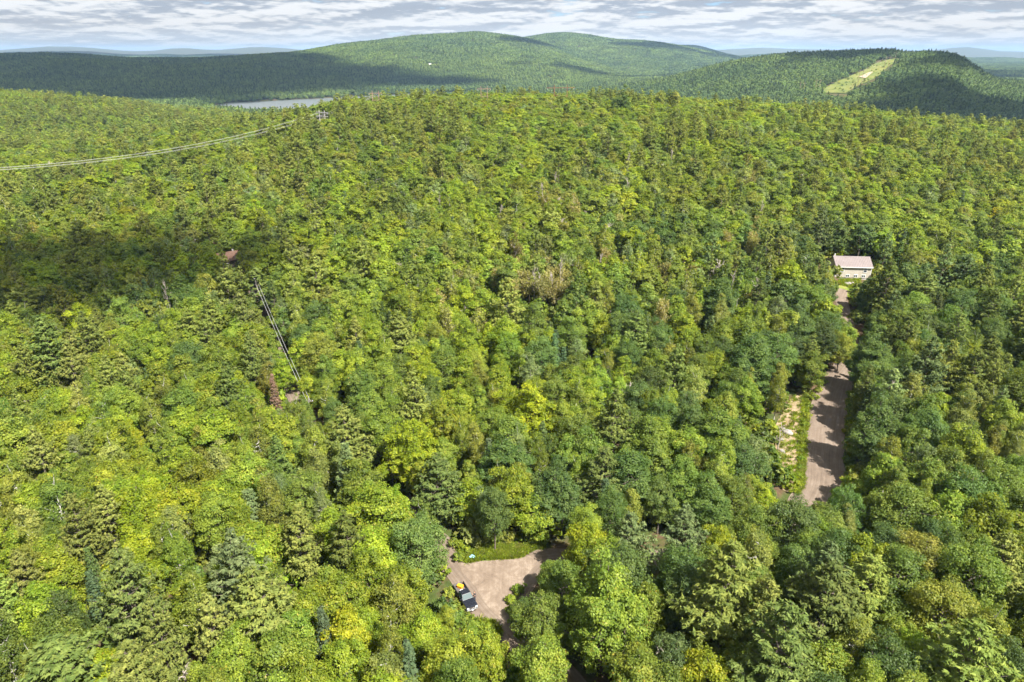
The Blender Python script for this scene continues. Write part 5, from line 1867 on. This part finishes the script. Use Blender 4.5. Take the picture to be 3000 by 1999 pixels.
sh = {k: (J[k][0], grow_r(J[k][1], 0.018)) for k in ('pelvis', 'waist', 'chest', 'neck0', 'shol', 'shor', 'elbl', 'elbr')}
for n in 'lr':
    a, b = np.array(J['sho' + n][0]), np.array(J['elb' + n][0])
    sh['elb' + n] = (tuple(a + 0.62 * (b - a)), 0.072)
skin_body('shirt', sh, [('pelvis', 'waist'), ('waist', 'chest'), ('chest', 'neck0'), ('chest', 'shol'), ('chest', 'shor'), ('shol', 'elbl'), ('shor', 'elbr')], M['shirt'], person)
trd = {k: (J[k][0], grow_r(J[k][1], 0.016)) for k in ('pelvis', 'hipl', 'hipr', 'knel', 'kner', 'ankl', 'ankr')}
skin_body('trousers', trd, [('pelvis', 'hipl'), ('pelvis', 'hipr'), ('hipl', 'knel'), ('hipr', 'kner'), ('knel', 'ankl'), ('kner', 'ankr')], M['trousers'], person)
for n, s in (('l', 1), ('r', -1)):
    boxo('shoe', (0.07, 0.135 * s, 0.05), (0.29, 0.11, 0.10), M['plastic'], person, 0.03)
hr = {'a': ((0.035, 0, 1.70), (0.098, 0.10)), 'b': ((0.04, 0, 1.765), (0.075, 0.08))}
skin_body('hair', hr, [('a', 'b')], M['hair'], person)
bm = bmesh.new()
for y in (-0.032, 0.032):
    bmesh.ops.create_icosphere(bm, subdivisions=1, radius=0.012, matrix=Matrix.Translation((0.142, y, 1.655)))
bm_obj('eyes', bm, M['plastic'], person)
bm = bmesh.new()
box(bm, (0.155, 0, 1.625), (0.03, 0.025, 0.045))
bm_obj('nose', bm, M['skin'], person, 0.008)
boxo('mouth', (0.143, 0, 1.59), (0.01, 0.045, 0.01), simple('lips', (0.30, 0.10, 0.09), 0.5), person)
for y in (-0.1, 0.1):
    boxo('ear', (0.055, y, 1.645), (0.04, 0.02, 0.06), M['skin'], person, 0.006)

# pale blue bag dropped on the verge
q = gp(1383, 1637)
bm = bmesh.new()
bmesh.ops.create_icosphere(bm, subdivisions=3, radius=0.55)
rr = np.random.default_rng(5)
for v_ in bm.verts:
    k = 1 + 0.22 * math.sin(v_.co.x * 9 + 1) * math.sin(v_.co.y * 8) + 0.08 * rr.normal()
    v_.co = Vector((v_.co.x * 1.1 * k, v_.co.y * 0.75 * k, max(v_.co.z, -0.18) * 0.75 * k))
bag = bm_obj('bag', bm, M['blue'], None, 0, True, loc=(q[0], q[1], q[2] + 0.2))
tag(bag, 'crumpled pale blue bag lying on the grass above the junction', 'bag')

# ------------------------------------------------------------------ power line
def hframe(name, x, y, z, h, spread, heading, mat, label, group, rad=0.22, arms=1):
    o = link(name, None, loc=(x, y, z), rot=(0, 0, heading))
    tag(o, label, 'pylon', group)
    for s in (-1, 1):
        VV, FF = tube_arrays([(np.array([[s * spread / 2, 0, -1.0], [s * spread / 2, 0, h * 0.5], [s * spread / 2 * 0.98, 0, h]]), np.array([rad, rad * 0.85, rad * 0.65]))], 8)
        link('pole', mesh_from('pole', VV, FF, [mat], smooth=True), o)
        bm = bmesh.new()
        for k in range(3):
            box(bm, (s * spread, 0, h * 0.86 - 0.25 - 0.22 * k), (0.2, 0.2, 0.12))
        bm_obj('insulator', bm, M['insulator'], o)
    for k in range(arms):
        boxo('crossarm', (0, 0.14, h * 0.88 - 2.2 * k), (spread * 2.15, 0.22, 0.28), mat, o)
    bm = bmesh.new()
    box(bm, (0, -0.14, h * 0.55), (spread, 0.16, 0.2))
    bm_obj('brace', bm, mat, o)
    return o


LG = 'pylons of the power lines'
PYL = []
dxy = LINE_B - LINE_A
hd = math.atan2(dxy[1], dxy[0]) + R(90)
zb = float(HT(*LINE_B))
hframe('power_pylon', LINE_B[0], LINE_B[1], zb, 39.5 - zb, 4.4, hd, M['grey_pole'], 'white twin-pole pylon where the wires meet the left slope', LG, 0.24, 2)
for (u, v, yy, sp_, mat, lab) in (
        (1099, 266, 512, 4.4, M['wood_pole'], 'brown twin-pole pylon on the crest, leftmost of the three'),
        (1418, 253, 520, 4.6, M['wood_pole'], 'pale brown twin-pole pylon on the crest before the thin strip of lake'),
        (1643, 249, 515, 9.5, M['redwood'], 'rust-red wide twin-pole pylon on the crest, rightmost of the three')):
    d = ray(u, v)
    k = yy / d[1]
    x, zt = d[0] * k, CAM_Z + d[2] * k
    zg = float(HT(x, yy))
    hframe('power_pylon', x, yy, zg, zt - zg, sp_, R(10), mat, lab, LG, 0.26)
for (ub, vb, vt, lab) in (
        (2346, 280, 243, 'pale pylon at the foot of the power-line clearing, left of its wires'),
        (2392, 276, 236, 'dark pylon at the lower left corner of the power-line clearing'),
        (2518, 246, 208, 'twin-pole pylon beside the bare track in the power-line clearing'),
        (2596, 200, 168, 'brown twin-pole pylon at the upper bend of the clearing'),
        (2618, 172, 154, 'small pylon near the top of the clearing'),
        (2646, 166, 141, 'pylon on the saddle at the top of the clearing'),
        (2688, 160, 133, 'tallest pylon, on the skyline right of the saddle')):
    b0 = gp(ub, vb)
    hgt = (vb - vt) / FPX * (b0[1] * CP + (CAM_Z - b0[2]) * SP) / 0.96
    hframe('power_pylon', b0[0], b0[1], b0[2], hgt, 6.5, R(-30), M['wood_pole'], lab, LG, 0.34)
    PYL.append((b0, hgt))


def wire(name, P, rad, label, group, cat='wire'):
    VV, FF = tube_arrays([(P, np.full(len(P), rad))], 5)
    o = link(name, mesh_from(name, VV, FF, [M['wire']], smooth=True))
    return tag(o, label, cat, group)


ORD2 = ['top', 'second', 'third', 'lowest']
nrm = np.array([-dxy[1], dxy[0]]) / np.linalg.norm(dxy)
n_w = 0
for off in (4.6, 3.4, -2.6, -4.4):
    s = np.linspace(-0.1, 1, 60)
    P = LINE_A + s[:, None] * dxy + nrm * off
    zt = 37.6
    zz2 = zt - 4 * (10.4) * s * (1 - s) + 0.0
    wire('conductor', np.column_stack([P, zz2]), 0.034, f'{ORD2[n_w]} of the four bright wires crossing above the trees at left', 'conductors of the left power line')
    n_w += 1
nx_p = gp(1099, 300)
for k, off in enumerate((4.4, 0.0, -4.4)):
    s = np.linspace(0, 1, 30)
    a0 = np.array([*(LINE_B + nrm * off), 37.6])
    d = ray(1099 + off * 1.5, 276)
    a1 = np.array([0, 0, CAM_Z]) + d * (520 / d[1])
    P = a0 + s[:, None] * (a1 - a0)
    P[:, 2] -= 4 * 3.0 * s * (1 - s)
    wire('conductor', P, 0.035, ('first', 'second', 'third')[k] + ' wire leading from the white pylon up to the crest', 'conductors of the left power line')
for k, off in enumerate((-7, 0, 7)):
    pts = []
    for j in range(2, len(PYL) - 1):
        (a0, ha), (b0, hb) = PYL[j], PYL[j + 1]
        s = np.linspace(0, 1, 14)[:-1]
        A_ = np.array([a0[0] + off * 0.87, a0[1] - off * 0.5, a0[2] + ha * 0.86])
        B_ = np.array([b0[0] + off * 0.87, b0[1] - off * 0.5, b0[2] + hb * 0.86])
        P = A_ + s[:, None] * (B_ - A_)
        P[:, 2] -= 4 * 4 * s * (1 - s)
        pts.append(P)
    wire('conductor', np.concatenate(pts), 0.06, ('left', 'middle', 'right')[k] + ' wire strung up the clearing on the far hill', 'conductors of the far power line')

# roadside poles and wires
def utility_pole(px, h, lean, label, box_on=True):
    q = gp(*px)
    o = link('utility_pole', None, loc=(q[0], q[1], q[2]), rot=(0, lean, 0))
    tag(o, label, 'pole')
    VV, FF = tube_arrays([(np.array([[0, 0, -0.5], [0, 0, h * 0.5], [0, 0, h]]), np.array([0.16, 0.14, 0.11]))], 8)
    link('pole', mesh_from('pole', VV, FF, [M['old_pole']], smooth=True), o)
    boxo('crossarm', (0, 0, h - 0.7), (1.8, 0.1, 0.12), M['old_pole'], o)
    if box_on:
        bm = bmesh.new()
        bmesh.ops.create_cone(bm, cap_ends=True, segments=12, radius1=0.28, radius2=0.28, depth=0.9, matrix=Matrix.Translation((0, -0.42, h - 1.5)))
        bm_obj('transformer', bm, M['insulator'], o, 0.03)
    for x in (-0.8, 0.8):
        boxo('insulator', (x, 0, h - 0.56), (0.09, 0.09, 0.18), M['insulator'], o)
    return np.array([q[0] + math.sin(lean) * h, q[1], q[2] + h * math.cos(lean) - 0.6])


pa = utility_pole((770, 912), 11, R(-5), 'grey leaning utility pole with a transformer beside the narrow dirt road')
pb = utility_pole((912, 1262), 7.5, R(2), 'utility pole half hidden by trees beside the narrow dirt road', False)
M['old_wire'] = simple('old_wire', (0.55, 0.55, 0.53), 0.6)
for k in range(2):
    s = np.linspace(0, 1, 26)
    P = pa + s[:, None] * (pb - pa) + np.array([0.8 * (k - 0.5), 0, -0.3 * k])
    P[:, 2] -= 4 * 0.9 * s * (1 - s)
    o = wire('utility_wire', P, 0.026, ('upper', 'lower')[k] + ' of the two thin grey wires along the narrow dirt road', 'roadside wires')
    o.data.materials[0] = M['old_wire']

# ------------------------------------------------------------------ rocks on the cut bank
rk = np.random.default_rng(9)
ROCKS = [(2308, 1270, 0.85, 'large pale flat boulder on the sandy bank'), (2296, 1260, 0.55, 'upright pale boulder touching the flat boulder'), (2290, 1290, 0.45, 'reddish boulder below the flat boulder'), (2318, 1292, 0.3, 'small stone right of the reddish boulder'),
         (2268, 1328, 0.6, 'pale boulder at the left edge of the sandy bank'), (2278, 1345, 0.6, 'whitish boulder lowest on the left of the bank'), (2293, 1324, 0.5, 'grey-violet boulder in the middle of the bank'),
         (2244, 1246, 0.7, 'boulder by the dead trunk above the bank'), (2252, 1256, 0.5, 'second boulder by the dead trunk above the bank'), (2283, 1366, 0.4, 'stone at the foot of the sandy bank'),
         (2478, 833, 0.7, 'left stone of the low wall in front of the cabin'), (2487, 834, 0.8, 'middle stone of the low wall in front of the cabin'), (2496, 832, 0.7, 'right stone of the low wall in front of the cabin')]
for u, v, sz, lab in ROCKS:
    q = gp(u, v)
    bm = bmesh.new()
    bmesh.ops.create_icosphere(bm, subdivisions=2, radius=sz)
    a, b = rk.uniform(0, 6, 2)
    for v_ in bm.verts:
        k = 1 + 0.18 * math.sin(v_.co.x * 4 / sz + a) * math.cos(v_.co.y * 3 / sz + b) + 0.07 * rk.normal()
        v_.co = Vector((v_.co.x * 1.3 * k, v_.co.y * 0.95 * k, v_.co.z * 0.62 * k))
    o = bm_obj('boulder', bm, M['rock'], None, loc=(q[0], q[1], q[2] + sz * 0.28), rot=(0, 0, rk.uniform(0, 6)))
    tag(o, lab, 'boulder', 'boulders beside the driveway')

# ------------------------------------------------------------------ bare and thin trees
DEAD = [(1195, 1555, 9, 'bare white forked snag left of the junction'), (2628, 1120, 10, 'bare snag among the dark oaks right of the driveway'), (2645, 1432, 8, 'grey bare tree at the lower end of the driveway'), (2585, 1448, 7, 'grey bare branches touching the lower driveway'),
        (1528, 478, 10, 'middle of the grey bare trees high on the slope'), (1545, 484, 9, 'right one of the grey bare trees high on the slope'), (1510, 482, 9, 'left one of the grey bare trees high on the slope'), (1690, 770, 10, 'white snag right of the sparse tan thicket'),
        (1935, 722, 10, 'forked white snag up the slope right of the thicket'), (2092, 775, 11, 'left pale snag near the dark round oak'), (2106, 768, 11, 'right pale snag near the dark round oak'), (1842, 1128, 9, 'white snag right of the brilliant yellow-green maple'),
        (405, 462, 11, 'bare grey tree below the bright wires'), (1402, 905, 9, 'bare bush-like snag left of the bright upright maple'), (540, 1962, 8, 'bare branches at the bottom edge, left of the pale pine'), (790, 1968, 8, 'bare branches at the bottom edge under the pale pine'),
        (1915, 1905, 9, 'bare grey stem at the bottom edge beside the lime maple'), (1640, 640, 10, 'slim bare snag above the sparse tan thicket'), (1780, 655, 10, 'pale slim snag on the upper slope'), (2290, 1245, 6, 'dead trunk standing over the sandy bank')]
dr_ = np.random.default_rng(77)
for u, v, h, lab in DEAD:
    q = gp(u, v, off=h)
    e = LIB['dead'][0][dr_.integers(0, 4)]
    put_tree('dead_tree', e, q[0], q[1], q[2], dr_.uniform(0, 6.28), h / 11 * 1.1, h / 11, [0.3, 0.28, 0.25], lab, 'tree', 'dead trees')
k = 0
THIN = [(1455, 768), (1490, 775), (1525, 762), (1560, 780), (1595, 772), (1630, 790), (1660, 800), (1480, 800), (1520, 806), (1560, 812), (1600, 815), (1640, 822), (1680, 815), (1500, 830), (1585, 838), (1625, 845), (1420, 780), (1450, 800), (2010, 800), (2040, 795), (1660, 840)]
THIN.sort()
for u, v in THIN:
    q = gp(u + dr_.uniform(-6, 6), v + dr_.uniform(-5, 5), off=8.0)
    e = LIB['sparse'][0][dr_.integers(0, 2)]
    lab = f'sparse tan tree of the thin thicket, {ORD[k].split()[0] if k else "first"} from its left end' if k < 20 else 'sparse tan tree at the right end of the thin thicket'
    put_tree('sparse_tree', e, q[0], q[1], q[2], dr_.uniform(0, 6.28), 1.0, 0.9, tint_of('tan', dr_, 0.1), lab, 'tree', 'sparse trees of the thicket')
    k += 1

# ------------------------------------------------------------------ shrubs of the verges
SHR = []
for (u, v, sc, tn) in [(1345, 1640, 1.0, 'fresh'), (1360, 1610, 1.3, 'bright'), (1392, 1600, 1.4, 'olive'), (1425, 1592, 1.5, 'olive'), (1455, 1590, 1.4, 'fresh'), (1490, 1588, 1.5, 'olive'), (1525, 1585, 1.3, 'bright'), (1555, 1582, 1.4, 'fresh'), (1585, 1590, 1.2, 'bright'), (1332, 1600, 1.2, 'fresh')]:
    SHR.append((u, v, sc, tn, 'above the junction'))
for (u, v, sc, tn) in [(2395, 1150, 1.0, 'bright'), (2380, 1170, 1.2, 'bright'), (2370, 1195, 0.9, 'fresh'), (2362, 1225, 1.0, 'bright'), (2356, 1250, 0.9, 'bright'), (2352, 1275, 0.9, 'fresh'), (2350, 1300, 1.0, 'bright'), (2348, 1325, 0.7, 'fresh'), (2346, 1350, 0.8, 'bright'), (2344, 1375, 0.7, 'fresh'), (2340, 1400, 0.8, 'bright'), (2335, 1425, 0.9, 'lime'), (2320, 1440, 1.0, 'lime'), (2300, 1430, 0.9, 'lime'), (2282, 1410, 0.9, 'olive'), (2410, 1125, 1.1, 'fresh')]:
    SHR.append((u, v, sc, tn, 'along the left side of the driveway'))
for (u, v, sc, tn) in [(2492, 1200, 1.0, 'dark'), (2490, 1240, 1.0, 'mid'), (2488, 1280, 1.1, 'dark'), (2486, 1320, 1.0, 'mid'), (2486, 1360, 1.1, 'dark'), (2490, 1400, 1.0, 'mid'), (2496, 1430, 1.0, 'mid')]:
    SHR.append((u, v, sc, tn, 'along the right side of the driveway'))
for (u, v, sc, tn) in [(1500, 1800, 0.9, 'fresh'), (1512, 1830, 1.0, 'mid'), (1530, 1855, 1.1, 'fresh'), (1498, 1765, 0.9, 'bright'), (1520, 1735, 1.0, 'fresh')]:
    SHR.append((u, v, sc, tn, 'along the right side of the junction'))
for (u, v, sc, tn) in [(1318, 1745, 1.0, 'olive'), (1335, 1775, 0.9, 'fresh'), (1352, 1800, 0.9, 'olive'), (1375, 1820, 0.7, 'bright'), (1362, 1832, 1.2, 'fresh'), (1345, 1822, 1.3, 'mid'), (1380, 1845, 1.3, 'fresh'), (1330, 1800, 1.3, 'fresh')]:
    SHR.append((u, v, sc, tn, 'left of the pickup'))
cnt = {}
for u, v, sc, tn, where in SHR:
    q = gp(u, v)
    lib = LIB['bush'][0]
    e = lib[dr_.integers(0, len(lib))]
    c = cnt.get(where, 0)
    cnt[where] = c + 1
    sc *= 0.62
    put_tree('shrub', e, q[0], q[1], q[2] + 0.12, dr_.uniform(0, 6.28), sc, sc * dr_.uniform(0.8, 1.1), tint_of(tn, dr_, 0.1),
             f'{TONE[tn]} leafy shrub {where}, {ORD[c].split()[0] if c else "first"} in its row', 'shrub', 'verge shrubs')

# grass on the verges, one mass
gr = np.random.default_rng(88)


def tuft(seed):
    r = np.random.default_rng(seed)
    n = 26
    b = r.normal(size=(n, 2)) * 0.16
    d = unit(np.column_stack([r.normal(size=(n, 2)) * 0.45, np.ones(n)]))
    L = r.uniform(0.25, 0.6, n)[:, None]
    base = np.column_stack([b, np.zeros(n)])
    side = unit(np.cross(d, r.normal(size=(n, 3)))) * 0.035
    mid = base + d * L * 0.6
    tip = base + d * L + np.column_stack([d[:, :2] * 0.25, np.zeros(n)]) * L
    V_ = np.stack([base - side, base + side, mid + side * 0.9, tip, mid - side * 0.9], 1).reshape(-1, 3)
    F_ = np.arange(n * 5).reshape(-1, 5)
    return mesh_from('tuft', V_, F_, [M['leaf']], attrs=dict(leafvar=np.repeat(np.column_stack([r.uniform(size=n), r.uniform(size=n), np.zeros(n), np.ones(n)]), 5, 0)))


GP = []
GRASS = [([(1340, 1612), (1420, 1600), (1520, 1600), (1592, 1596), (1590, 1626), (1500, 1636), (1420, 1640), (1368, 1652)], 1500), (BANK, 260), ([(2352, 1150), (2372, 1150), (2362, 1300), (2352, 1450), (2330, 1450), (2345, 1300)], 600),
         ([(2458, 822), (2520, 820), (2512, 842), (2492, 856), (2478, 872), (2458, 866)], 700), ([(1496, 1760), (1520, 1745), (1600, 1890), (1560, 1880)], 500), ([(1380, 1822), (1440, 1822), (1470, 1860), (1420, 1870)], 400), ([(2482, 1150), (2500, 1150), (2500, 1440), (2482, 1440)], 500)]
for poly, n in GRASS:
    pl = np.array(poly, float)
    got = 0
    uu = gr.uniform(pl[:, 0].min(), pl[:, 0].max(), n * 3)
    vv = gr.uniform(pl[:, 1].min(), pl[:, 1].max(), n * 3)
    m_ = in_poly(uu, vv, poly)
    uu, vv = uu[m_][:n], vv[m_][:n]
    corners = [gp(pl[:, 0].min(), pl[:, 1].mean()), gp(pl[:, 0].max(), pl[:, 1].mean())]
    zref = (corners[0][2] + corners[1][2]) / 2
    for it in range(1):
        w = (999.5 - vv) / FPX
        dx, dy, dz = (uu - 1500) / FPX, CP + SP * w, -SP + CP * w
        zg = np.full(len(uu), zref)
        for _ in range(12):
            k_ = (zg - CAM_Z) / dz
            zg = 0.5 * zg + 0.5 * HT(dx * k_, dy * k_)
        GP.append(np.column_stack([dx * k_, dy * k_, HT(dx * k_, dy * k_) + 0.03]))
GPp = np.concatenate(GP)
dB2 = polyline_dist(GPp, CL_B)
keepg = dB2 > 2.6
GPp = GPp[keepg]
n = len(GPp)
instancer('grass', [tuft(900 + i) for i in range(4)], GPp, gr.integers(0, 4, n), np.column_stack([np.zeros((n, 2)), gr.uniform(0, 6.28, n)]), np.repeat(gr.uniform(0.7, 1.6, n)[:, None], 3, 1),
          np.array([tint_of(q_, gr, 0.15) for q_ in gr.choice(['bright', 'lime', 'fresh', 'tan'], n, p=[.5, .15, .25, .1])]))

# ------------------------------------------------------------------ clouds overhead: their shadows lie on the land
def wpoly(pts):
    return [((u - 1500) * CP / FPX * y, y) for u, y in pts]


CL = [
    ([(-330, 158), (-330, 232), (-200, 248), (-115, 236), (-72, 208), (-84, 184), (-125, 168), (-190, 156)], 10, 1000),
    (wpoly([(-500, 1350), (-500, 3600), (300, 3700), (760, 3500), (930, 3000), (1150, 2600), (1520, 2330), (1150, 2050), (700, 1600), (300, 1450)]), 80, 1100),
    (wpoly([(2180, 930), (2180, 1060), (2500, 1120), (2560, 1400), (2720, 1330), (3400, 1330), (3400, 930)]), 60, 1000),
    (wpoly([(2670, 1480), (2650, 1850), (2920, 1850), (2900, 1520)]), 40, 1000),
    (wpoly([(2220, 1620), (2200, 2050), (2660, 2050), (2625, 1700)]), 45, 1000),
    (wpoly([(1410, 3350), (1450, 4000), (1620, 4000), (1590, 3600)]), 70, 1100),
    (wpoly([(1480, 2700), (1900, 3050), (2150, 3000), (1950, 2850), (1560, 2560)]), 60, 1100),
    (wpoly([(820, 3650), (960, 4050), (1150, 4050), (1020, 3700)]), 60, 1100),
    (wpoly([(1700, 4400), (2150, 5000), (2250, 4700), (1900, 4200)]), 90, 1100),
    (wpoly([(-300, 7000), (1000, 7500), (1000, 9500), (-300, 9500)]), 350, 1300),
    (wpoly([(1900, 6000), (1900, 7500), (2200, 7500), (2200, 6200)]), 180, 1200),
    (wpoly([(2300, 2500), (2300, 3800), (3200, 3800), (3200, 2600)]), 160, 1200),
]
crn = np.random.default_rng(99)
CVs, CFs, COs, off = [], [], [], 0
for poly, soft, alt in CL:
    q = np.array(poly, float)
    lo, hi = q.min(0) - 2 * soft, q.max(0) + 2 * soft
    n1 = int(np.clip((hi - lo).max() / (soft * 0.35), 24, 90))
    X, Y = np.meshgrid(np.linspace(lo[0], hi[0], n1), np.linspace(lo[1], hi[1], n1))
    P2 = np.column_stack([X.ravel(), Y.ravel()])
    sd = np.full(len(P2), 1e9)
    for i in range(len(q)):
        sd = np.minimum(sd, seg_dist(P2, q[i], q[(i + 1) % len(q)]))
    sd = np.where(in_poly(P2[:, 0], P2[:, 1], poly), sd, -sd).reshape(X.shape)
    ph_ = crn.uniform(0, 6, 4)
    f = sd / soft + 0.9 * np.sin(X / soft * 0.9 + ph_[0]) * np.sin(Y / soft * 0.8 + ph_[1]) + 0.6 * np.sin(X / soft * 1.9 + Y / soft * 1.1 + ph_[2]) * np.sin(Y / soft * 2.1 - X / soft + ph_[3])
    op = np.clip(f / 1.1, 0, 1) * (0.85 if soft < 12 else 1.0)
    thick = soft * 0.6 * np.sqrt(np.clip(f / 1.1, 0, 1))
    k_ = alt / TO_SUN.z
    cx, cy = X + TO_SUN.x * k_, Y + TO_SUN.y * k_
    cell = (np.arange(n1 - 1)[:, None] * n1 + np.arange(n1 - 1)[None, :]).ravel()
    quad_ = np.stack([cell, cell + 1, cell + 1 + n1, cell + n1], -1)
    quad_ = quad_[(op.ravel()[quad_] > 0).any(1)]
    for sgn in (1, -1):
        CVs.append(np.column_stack([cx.ravel(), cy.ravel(), (alt + sgn * thick * (1.6 if sgn > 0 else 0.5) + sgn * 0.5).ravel()]))
        CFs.append(quad_ + off)
        COs.append(np.column_stack([op.ravel()] * 3 + [np.ones(op.size)]))
        off += op.size
cm, t = material('cloud')
opac = t.n('ShaderNodeAttribute', dict(attribute_type='GEOMETRY', attribute_name='opacity')).outputs['Fac']
d_ = t.n('ShaderNodeBsdfDiffuse', None, Color=(0.9, 0.9, 0.9, 1))
tp_ = t.n('ShaderNodeBsdfTransparent')
t.n('ShaderNodeOutputMaterial', None, Surface=t.n('ShaderNodeMixShader', None, i0=t.m('MULTIPLY', opac, 0.74), i1=tp_, i2=d_))
clouds = link('clouds', mesh_from('clouds', np.concatenate(CVs), np.concatenate(CFs), [cm], smooth=True, attrs=dict(opacity=np.concatenate(COs))))
tag(clouds, kind='stuff')

# ------------------------------------------------------------------ haze
hm, t = material('haze_air')
pv = t.n('ShaderNodeVolumePrincipled')
pv.inputs['Color'].default_value = (0.42, 0.66, 1.0, 1)
pv.inputs['Density'].default_value = 5.5e-5
pv.inputs['Anisotropy'].default_value = 0.0
t.n('ShaderNodeOutputMaterial', None, Volume=pv)
zmin, zmax = float(GV[:, 2].min()) - 2, float(GZ.max()) + 24
bm = bmesh.new()
box(bm, (0, 0, (zmin + zmax) / 2), (52000, 52000, zmax - zmin))
haze = bm_obj('haze', bm, hm)
tag(haze, kind='stuff')
haze.display_type = 'WIRE'
